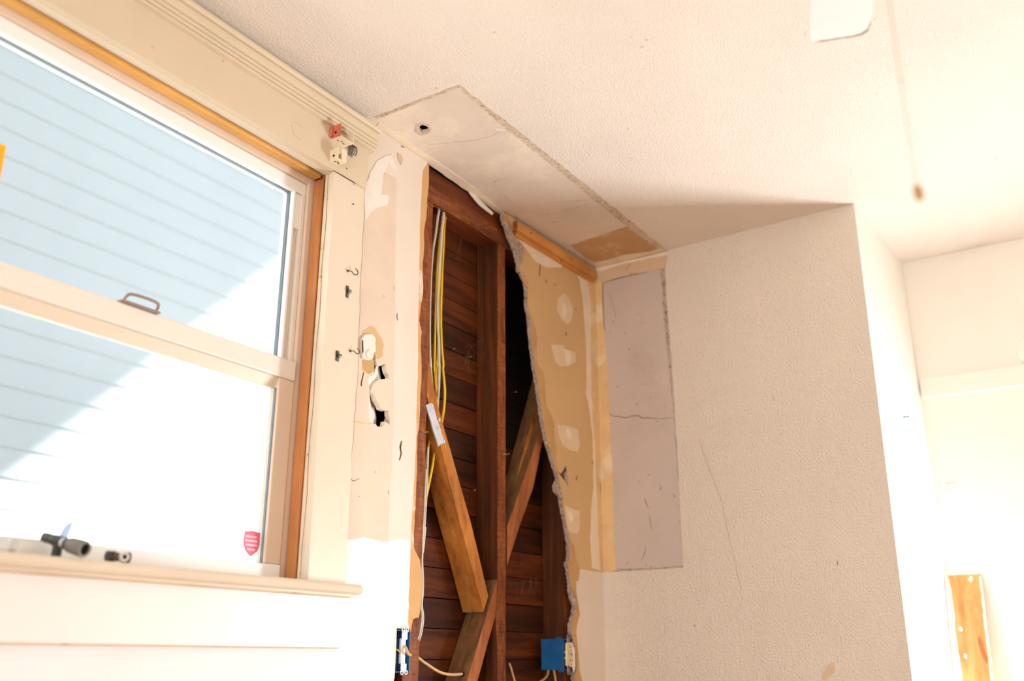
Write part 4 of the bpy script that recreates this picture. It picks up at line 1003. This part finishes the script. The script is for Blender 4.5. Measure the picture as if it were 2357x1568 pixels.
cable([(-0.2094,0.0550,1.0926),(-0.2106,0.0550,1.0846),(-0.2149,0.0550,1.0746),(-0.2264,0.0550,1.0658),(-0.2427,0.0550,1.0591),(-0.2692,0.0500,1.0537),(-0.2871,0.0500,1.0492),(-0.3106,0.0500,1.0506)],
      0.0034, 'cable_tan', 'tan cable curling left under the blue outlet box', 'tan cables at the boxes')
cable([(-0.1971,0.0450,1.0926),(-0.1932,0.0450,1.0825),(-0.1893,0.0450,1.0704),(-0.1854,0.0450,1.0583),(-0.1837,0.0450,1.0423),(-0.1831,0.0450,1.0223)],
      0.0036, 'cable_tan', 'tan cable dropping straight under the blue outlet box', 'tan cables at the boxes')
cable([(-0.4636,0.0300,1.1065),(-0.4547,0.0300,1.0944),(-0.4463,0.0300,1.0783),(-0.4348,0.0300,1.0594),(-0.4189,0.0300,1.0404)],
      0.0030, 'cable_tan', 'short tan wood sliver beside the foot of the middle stud', 'tan cables at the boxes')  # a wood sliver, built with the cable helper

# ------------------------------------------------------------------ outlet boxes
ob = empty('outlet_box', (-0.185, 0.03, 1.088))
tag(ob, 'blue plastic outlet box with ivory double socket', 'outlet')
X0, X1, Z0, Z1 = [(-0.2470,1.1392)][0][0], [(-0.2470,1.1392)][0][0] + 0.0555, [(-0.2485,1.0873)][0][1], [(-0.2460,1.1746)][0][1]
OY = -0.0185
bm = bmesh.new()
t_ = 0.002
bm_box(bm, X0, X0 + t_, OY, OY + 0.076, Z0, Z1, 0.0006)
bm_box(bm, X1 - t_, X1, OY, OY + 0.076, Z0, Z1, 0.0006)
bm_box(bm, X0 + t_, X1 - t_, OY, OY + 0.076, Z0, Z0 + t_, 0.0006)
bm_box(bm, X0 + t_, X1 - t_, OY, OY + 0.076, Z1 - t_, Z1, 0.0006)
bm_box(bm, X0 + t_, X1 - t_, OY + 0.074, OY + 0.076, Z0 + t_, Z1 - t_, 0.0)
bx_ = from_bm('box_shell', bm, 'box_blue', ob)
for (y0, y1, z0, z1) in ((0.004, 0.018, Z0 - .006, Z0), (0.012, 0.028, Z1, Z1 + .005)):
    box('nail_lug', X0 + .001, X0 + .010, OY + y0, OY + y1, z0, z1, 'box_blue', bx_, 0.0008)
tube('nail', [(X0 + .014, OY + 0.016, Z1 + .003), (X0 + .030, OY + 0.018, Z1 + .0035)], 0.0016, 'steel', bx_, 8, 0)
cx, cz = (X0 + X1) / 2 + .0005, (Z0 + Z1) / 2
box('inner_shadow_plate', X0 + .0025, X1 - .0025, OY + 0.004, OY + 0.0055, Z0 + .003, Z1 - .003, 'box_blue_shaded', ob)
rc_ = box('receptacle', cx - .0155, cx + .0155, OY - 0.0060, OY + 0.0035, cz - .0330, cz + .0330, 'ivory', ob, 0.004)
for s in (-1, 1):
    zz = cz + s * 0.0192
    oct_ = [(cx + .0160 * math.cos(a) * (1.0), zz + .0150 * math.sin(a)) for a in [k * math.pi / 10 for k in range(20)]]
    fa = slab('socket_face', 'A', oct_, OY - 0.0100, OY - 0.0058, 'ivory', rc_)
    for dx, w_, h_ in ((-.0060, .0013, .0085), (.0060, .0013, .0068)):
        slab('blade_slot', 'A', rect(cx + dx - w_, cx + dx + w_, zz + .002 - h_ / 2 + .001, zz + .002 + h_ / 2), OY - 0.0104, OY - 0.0100, 'void', fa)
    lathe('earth_hole', [(0, 0), (.0022, 0), (.0022, .0004), (0, .0004)], (cx, OY - 0.0100, zz - .0085), (0, -1, 0), 'void', fa, 12)
lathe('centre_screw', [(0, 0), (.0022, 0), (.0016, .0014), (0, .0014)], (cx, OY - 0.0060, cz), (0, -1, 0), 'steel', rc_, 12)
yk = box('yoke', cx - .009, cx + .009, OY - 0.0022, OY - 0.0006, cz - .0500, cz + .0500, 'steel', ob, 0.0006)
for s in (-1, 1):
    for dx in (-.0068, .0068):
        bm = bmesh.new()
        ring = [Vector((cx + dx + .0044 * math.cos(a), OY - 0.0035, cz + s * .0525 + .0044 * math.sin(a))) for a in [k * math.pi / 8 for k in range(17)]]
        bm_tube(bm, ring, 0.0015, 8, False)
        from_bm('plaster_ear', bm, 'steel', yk, True)
for z in (cz + .006, cz - .010):
    lathe('terminal_screw', [(0, 0), (.0030, 0), (.0030, .0025), (0, .003)], (cx - .0155, OY + 0.001, z), (-1, 0, 0), 'galvanised', rc_, 12)
sl = slab('torn_paper_curl', 'AR', [*[(-0.2159,1.1659),(-0.2071,1.1570),(-0.1985,1.1430),(-0.1980,1.0981),(-0.2057,1.0803),(-0.2132,1.0982),(-0.2073,1.1230)]], -0.010, -0.007, 'white_filler', dw_right)

ol = empty('outlet_box', (-0.966, 0.03, 1.09))
tag(ol, 'blue outlet box at the white wall edge with bare metal device', 'outlet')
x0, x1, z0, z1 = BOXL
bm = bmesh.new()
bm_box(bm, x0, x0 + .002, 0.001, 0.07, z0, z1, .0005)
bm_box(bm, x1 - .002, x1, 0.001, 0.0130, z0, z1, .0005)
bm_box(bm, x0 + .002, x1 - .002, 0.001, 0.0128, z0, z0 + .002, .0005)
bm_box(bm, x0 + .002, x1 - .002, 0.001, 0.0128, z1 - .002, z1, .0005)
from_bm('box_shell', bm, 'box_blue', ol)
box('inner_shade_plate', x0 + .002, x1 - .002, 0.0110, 0.0128, z0 + .002, z1 - .002, 'box_blue_shaded', ol)  # dark blue plate paints the shade inside the box
cx, cz = (x0 + x1) / 2 + .004, (z0 + z1) / 2
dv = box('device', cx - .0085, cx + .0085, 0.0015, 0.0108, cz - .029, cz + .029, 'device_white', ol, 0.003)
box('strap', cx - .010, cx + .010, -0.0005, 0.0012, cz + .026, cz + .047, 'galvanised', dv, 0.0006)
box('strap', cx - .010, cx + .010, -0.0005, 0.0012, cz - .047, cz - .028, 'galvanised', dv, 0.0006)
tube('wire_lead', [(cx + .001, 0.001, cz + .012), (cx + .002, -0.006, cz + .003), (cx + .006, -0.007, cz - .006), (x1 + .001, -0.001, cz - .009), (x1 + .006, 0.008, cz - .012)], 0.0032, 'cable_tan', dv, 10, 5)
tube('wire_lead', [(x0 + .002, 0.005, cz + .004), (x0 + .010, 0.001, cz + .001), (cx - .009, 0.006, cz - .004)], 0.0024, 'brass', dv, 8, 5)
for s in (-1, 1):
    for dx in (-.0075, .0075):
        ring = [Vector((cx + dx + .0048 * math.cos(a), -0.001, cz + s * .0475 + .0048 * math.sin(a))) for a in [k * math.pi / 8 for k in range(17)]]
        bm = bmesh.new()
        bm_tube(bm, ring, 0.0016, 8, False)
        from_bm('plaster_ear', bm, 'galvanised', dv, True)
# cobwebs
bm = bmesh.new()
rr = random.Random(31)
def strand(a, b, r=0.00028):
    a, b = Vector(a), Vector(b)
    bm_tube(bm, [a.lerp(b, i / 6) + Vector((rr.uniform(-.002, .002), rr.uniform(-.002, .002), rr.uniform(-.002, .002) - .012 * math.sin(i / 6 * math.pi) * (b - a).length * 4)) for i in range(7)], r, 4, False)
cw = [(-0.6883,0.0600,2.3216),(-0.7161,0.0600,2.2338),(-0.6294,0.0600,1.9879),(-0.6019,0.0600,2.3330),(-0.5491,0.0600,2.0514),(-0.6583,0.0600,1.9270),(-0.6556,0.0600,1.9807),(-0.5880,0.0600,2.1375),(-0.6386,0.0600,1.9988),(-0.5658,0.0600,1.9643)]
strand(cw[0], cw[1]); strand(cw[0], cw[3]); strand(cw[0], (cw[0][0] + .02, .08, cw[0][2] - .08)); strand(cw[3], cw[7])
strand(cw[2], cw[4]); strand(cw[2], cw[5]); strand(cw[6], cw[8]); strand(cw[8], cw[9]); strand(cw[4], cw[9])
for i in range(16):
    a = Vector(cw[5]) + Vector((rr.uniform(-.012, .022), rr.uniform(-.02, .02), rr.uniform(-.02, .04)))
    strand(a, a + Vector((rr.uniform(-.02, .02), rr.uniform(-.01, .01), rr.uniform(-.03, .03))), 0.00022)
lw = [(-0.4238,0.0600,1.3235),(-0.2546,0.0600,1.3532),(-0.3534,0.0600,1.3216),(-0.2924,0.0600,1.3316)]
for i in range(40):
    a = Vector(lw[0]).lerp(Vector(lw[1]), rr.random())
    strand(a, a + Vector((rr.uniform(-.03, .03), rr.uniform(-.01, .01), rr.uniform(-.06, .004))), 0.00018)
co_ = from_bm('cobweb', bm, 'cobweb', None, False)
tag(co_, 'grey cobweb strands between the studs', 'cobweb', kind='stuff')

# ------------------------------------------------------------------ things on the window stool
TOPZ = 1.2732
fa = empty('pipe_fitting', (-1.86, -0.02, TOPZ))
tag(fa, 'larger black pipe tee with a clear fin on the sill', 'pipe fitting', 'pipe fittings on the sill')
o0 = Vector((-1.853, -0.047, TOPZ + 0.0140))
axm = Vector((-0.20, 0.94, 0.25)).normalized()
lathe('socket', [(0.0096, 0.0), (0.0130, 0.0), (0.0140, 0.002), (0.0138, 0.018), (0.0126, 0.034), (0.0096, 0.036), (0.0096, 0.010), (0.0096, 0.0)], o0, axm, 'pipe_grey', fa, 24)
lathe('socket_bore', [(0, 0.004), (0.0097, 0.004), (0.0097, 0.006), (0, 0.006)], o0, axm, 'void', fa, 20)
lathe('neck', [(0, 0.035), (0.0098, 0.035), (0.0106, 0.038), (0.0098, 0.044), (0.0076, 0.046), (0, 0.047)], o0, axm, 'pipe_black', fa, 20)
lathe('ring', [(0, 0.046), (0.0082, 0.046), (0.0084, 0.053), (0, 0.054)], o0, axm, 'pipe_ring', fa, 20)
p2 = o0 + axm * 0.062
lathe('tee_body', [(0, -0.010), (0.0090, -0.010), (0.0098, -0.004), (0.0098, 0.008), (0.0086, 0.012), (0.0086, 0.026), (0.0078, 0.034), (0, 0.034)], p2, axm, 'pipe_black', fa, 20)
tube('tee_arm', [p2, p2 + Vector((-0.001, -0.002, -0.012)), p2 + Vector((-0.003, -0.004, 1.2740 - p2.z))], 0.0080, 'pipe_black', fa, 14, 3)
fin = [(0, 0), (0.003, 0.010), (0.008, 0.020), (0.015, 0.0265), (0.018, 0.0265), (0.0175, 0.016), (0.015, 0.006), (0.013, -0.002)]
bm = bmesh.new()
bm_slab(bm, lambda u, v, d: (p2.x - 0.004 + u * .9, p2.y - .006 + d - u * .5, p2.z + 0.007 + v), fin, [], 0.0, 0.0018)
from_bm('clear_fin', bm, 'clear_plastic', fa)
fb = empty('pipe_fitting', (-1.765, -0.02, TOPZ))
tag(fb, 'smaller pipe tee with pale ring, nearer the window corner', 'pipe fitting', 'pipe fittings on the sill')
c0 = Vector((-1.774, -0.026, TOPZ + 0.0098))
lathe('run', [(0, 0), (0.0088, 0), (0.0092, .002), (0.0088, .009), (0.0074, .010), (0.0074, .028), (0.0092, .030), (0.0096, .040), (0, .040)], c0 + Vector((-.021, .004, 0)), (1, -.12, 0), 'pipe_black', fb, 20)
lathe('collar', [(0.0076, 0), (0.0094, 0), (0.0094, .004), (0.0076, .004)], c0 + Vector((-.011, .003, 0)), (1, -.12, 0), 'pipe_grey', fb, 20)
lathe('branch', [(0.0042, 0.0), (0.0082, 0.0), (0.0086, 0.003), (0.0082, 0.014), (0.0042, 0.014), (0.0042, 0.0)], c0 + Vector((.002, -.014, -.0006)), (.2, .95, .05), 'pipe_ring', fb, 20)
lathe('branch_bore', [(0, 0.004), (0.0043, 0.004), (0.0043, 0.005), (0, 0.005)], c0 + Vector((.002, -.014, -.0006)), (.2, .95, .05), 'void', fb, 16)
jr = empty('glass_jar', (-1.975, -0.018, TOPZ))
tag(jr, 'small clear jar lying at the left end of the sill', 'jar')
lathe('jar_body', [(0, 0), (0.009, 0), (0.0105, .003), (0.0105, .026), (0.0075, .031), (0.0075, .034), (0, .034)], (-1.998, -0.018, TOPZ + .0107), (1, -.1, 0), 'jar_glass', jr, 24)
lathe('lid', [(0, .0342), (0.0090, .0342), (0.0090, .041), (0, .041)], (-1.998, -0.018, TOPZ + .0107), (1, -.1, 0), 'pipe_ring', jr, 24)

# ------------------------------------------------------------------ leaning board in the recess
lb = empty('leaning_board', (0.36, -1.015, 0.0))
tag(lb, 'bare orange board with chipped paint leaning in the recess', 'board')
ta = math.radians(11)
def LB(u, v, d):      # u across (y), v up the board from its foot, d through the thickness
    base = Vector((0.531 - 1.365 * math.tan(ta) - .020, 0, 0))
    up = Vector((math.sin(ta), 0, math.cos(ta)))
    nr = Vector((math.cos(ta), 0, -math.sin(ta)))
    p = base + up * v + nr * d
    return (p.x, u, p.z + .004)
LH = 1.365 / math.cos(ta)
bm = bmesh.new()
bm_slab(bm, LB, jag([(-0.974, 0), (-1.066, 0), (-1.066, LH), (-0.974, LH)], 0.05, 0.0008, 300), [], 0.0, 0.018)
bd = from_bm('plank', bm, 'plank_bare', lb)
for i, (poly) in enumerate((
    [(-0.974, 0.0), (-0.982, 0.0), (-0.985, 0.9), (-0.984, 1.1), (-0.979, 1.2), (-0.980, 1.30), (-0.976, 1.38), (-0.974, 1.38)],
    [(-1.066, 0.0), (-1.056, 0.0), (-1.058, 1.0), (-1.061, 1.15), (-1.060, 1.25), (-1.062, 1.385), (-1.066, 1.385)],
    [(-1.036, 1.3845), (-1.030, 1.375), (-1.036, 1.366), (-1.043, 1.374), (-1.042, 1.3845)],
    [(-0.990, 1.235), (-0.997, 1.230), (-0.999, 1.222), (-0.992, 1.218), (-0.986, 1.226)],
    [(-0.995, 1.155), (-1.003, 1.150), (-1.002, 1.138), (-0.994, 1.142)])):
    bm = bmesh.new()
    bm_slab(bm, LB, jag(poly, 0.014, 0.0014, 310 + i), [], -0.0012, 0.0)
    from_bm('paint_remnant', bm, 'recess_paint', bd)
bm = bmesh.new()
bm_slab(bm, LB, jag([(-1.040, 1.205), (-1.046, 1.196), (-1.052, 1.170), (-1.058, 1.140), (-1.055, 1.122), (-1.049, 1.135), (-1.043, 1.155), (-1.038, 1.180)], 0.01, 0.001, 320), [], -0.0006, 0.0)
from_bm('split', bm, 'gash', bd)
bm = bmesh.new()
bm_slab(bm, LB, [(-0.9735, 0), (-0.9733, 0), (-0.9733, LH), (-0.9735, LH)], [], -0.0005, 0.0185)
from_bm('painted_edge', bm, 'trim_paint_worn', bd)
# blue pin in the end wall
pn = empty('push_pin', (0.25, -0.95, 1.83))
tag(pn, 'tiny blue push pin in the white end wall', 'pin')
pb = Vector((0.249, -0.9488, 1.8265))
lathe('head', [(0, 0.016), (0.0042, 0.016), (0.0042, 0.014), (0.0022, 0.012), (0.0020, 0.006), (0.0036, 0.004), (0.0036, 0.002), (0, 0.002)], pb, (0, -1, 0), 'pin_blue', pn, 14)
lathe('needle', [(0, 0.002), (0.0007, 0.002), (0.0007, -0.004), (0, -0.004)], pb, (0, -1, 0), 'steel', pn, 8)

# ------------------------------------------------------------------ ceiling fan
HX, HY = -1.815, -1.366
fan = empty('ceiling_fan', (HX, HY, CZ))
tag(fan, 'white ceiling fan with dusty blade tips and pull chain', 'ceiling fan')
lathe('canopy', [(0, 0), (0.065, 0), (0.062, 0.025), (0.03, 0.05), (0, 0.052)], (HX, HY, CZ), (0, 0, -1), 'fan_white', fan, 32)
lathe('downrod', [(0, 0.05), (0.012, 0.05), (0.012, 0.11), (0, 0.11)], (HX, HY, CZ), (0, 0, -1), 'fan_white', fan, 16)
lathe('motor_housing', [(0, 0.11), (0.06, 0.11), (0.095, 0.13), (0.10, 0.17), (0.095, 0.21), (0.06, 0.235), (0.05, 0.27), (0.03, 0.29), (0, 0.295)], (HX, HY, CZ), (0, 0, -1), 'fan_white', fan, 40)
for k in range(4):
    a = math.radians(17.2 + 90 * k)
    ca, sa = math.cos(a), math.sin(a)
    def F(u, v, d, ca=ca, sa=sa):
        zz = 2.17 + d + v * 0.10
        return (HX + u * ca - v * sa, HY + u * sa + v * ca, zz)
    o = [(0.17, -0.040), (0.20, -0.046), (0.50, -0.049), (0.545, -0.046), (0.556, -0.036), (0.560, -0.02), (0.566, 0.020), (0.566, 0.046), (0.560, 0.0505), (0.52, 0.051), (0.20, 0.047), (0.17, 0.040)]
    bm = bmesh.new()
    bm_slab(bm, F, o, [], 0.0, 0.006)
    bl = from_bm('blade', bm, 'fan_white', fan)
    bm = bmesh.new()
    bm_slab(bm, F, jag([(0.520, -0.0488), (0.546, -0.0462), (0.5565, -0.0363), (0.5605, -0.020), (0.5665, 0.020), (0.5665, 0.042), (0.5635, 0.030), (0.5580, -0.018), (0.5520, -0.034), (0.5425, -0.0430)], 0.006, 0.0009, 400 + k), [], -0.0006, 0.0055)
    from_bm('dust_edge', bm, 'fan_dust', bl)
    bm = bmesh.new()
    bm_slab(bm, F, [(0.07, -0.018), (0.13, -0.012), (0.17, -0.030), (0.22, -0.034), (0.22, 0.034), (0.17, 0.030), (0.13, 0.012), (0.07, 0.018)], [], 0.0062, 0.0095)
    from_bm('blade_iron', bm, 'fan_white', bl)
CXp, CYp = -1.800, -1.3600
bm = bmesh.new()
z = 2.15
while z > 1.606:
    bmesh.ops.create_icosphere(bm, subdivisions=1, radius=0.0011, matrix=Matrix.Translation((CXp, CYp, z)))
    z -= 0.0026
bmesh.ops.create_icosphere(bm, subdivisions=1, radius=0.0020, matrix=Matrix.Translation((CXp, CYp, 1.735)))
from_bm('pull_chain', bm, 'chain_metal', fan, True)
lathe('chain_fob', [(0, 0), (0.0026, 0.0), (0.0040, 0.002), (0.0048, 0.006), (0.0049, 0.012), (0.0042, 0.017), (0.0034, 0.0185), (0, 0.019)], (CXp, CYp, 1.6035), (0.12, -.1, -1), 'fob_wood', fan, 20)

# ------------------------------------------------------------------ next door: gable with lap siding
nh = empty('neighbor_house', (0.5, 3.0, 0.0))
tag(nh, 'pale blue-grey lap siding of the house next door', 'house')
pitch = 0.145
bm = bmesh.new()
zz = 0.3
vb = [bm.verts.new(p) for p in ((-4.0, 2.9910, 0), (6.0, 2.9910, 0), (6.0, 3.010, 0), (-4.0, 3.010, 0), (-4.0, 3.000, pitch + .01), (6.0, 3.000, pitch + .01), (6.0, 3.010, pitch + .01), (-4.0, 3.010, pitch + .01))]
for f_ in ((0, 1, 5, 4), (1, 2, 6, 5), (2, 3, 7, 6), (3, 0, 4, 7), (0, 3, 2, 1), (4, 5, 6, 7)):
    bm.faces.new([vb[i] for i in f_])
bmesh.ops.recalc_face_normals(bm, faces=bm.faces)
sme = bpy.data.meshes.new('siding_board')
bm.to_mesh(sme)
bm.free()
sme.materials.append(MATS['siding_paint'])
for i in range(46):
    o = bpy.data.objects.new('siding_board', sme)
    COL.objects.link(o)
    o.location = (0, 0, 0.05 + i * pitch)
    o.parent = nh
    o.matrix_parent_inverse = Matrix.Translation(ORIGIN['neighbor_house']).inverted()
box('house_wall', -4.0, 6.0, 3.011, 3.10, 0.0, 6.6, 'eave_paint', nh)
# unseen overhang, added and sloped to cast slantwise shade over the siding
SH = 1.95 * math.tan(math.radians(60)) - 0.42
bm = bmesh.new()
bm_slab(bm, lambda u, v, d: (u, d, v), [(-2.6, 0.15 + SH), (-0.36, 2.15 + SH), (1.6, 4.25 + SH), (3.5, 6.3 + SH), (3.5, 6.5 + SH), (1.6, 4.45 + SH), (-0.36, 2.35 + SH), (-2.6, .35 + SH)], [], 1.05, 3.05)
from_bm('shade_overhang', bm, 'eave_paint', nh)
gd = box('ground', -9, 9, 0.12, 9, -0.35, -0.30, 'ground_dirt')
tag(gd, 'bare side yard between the houses', 'ground', kind='structure')
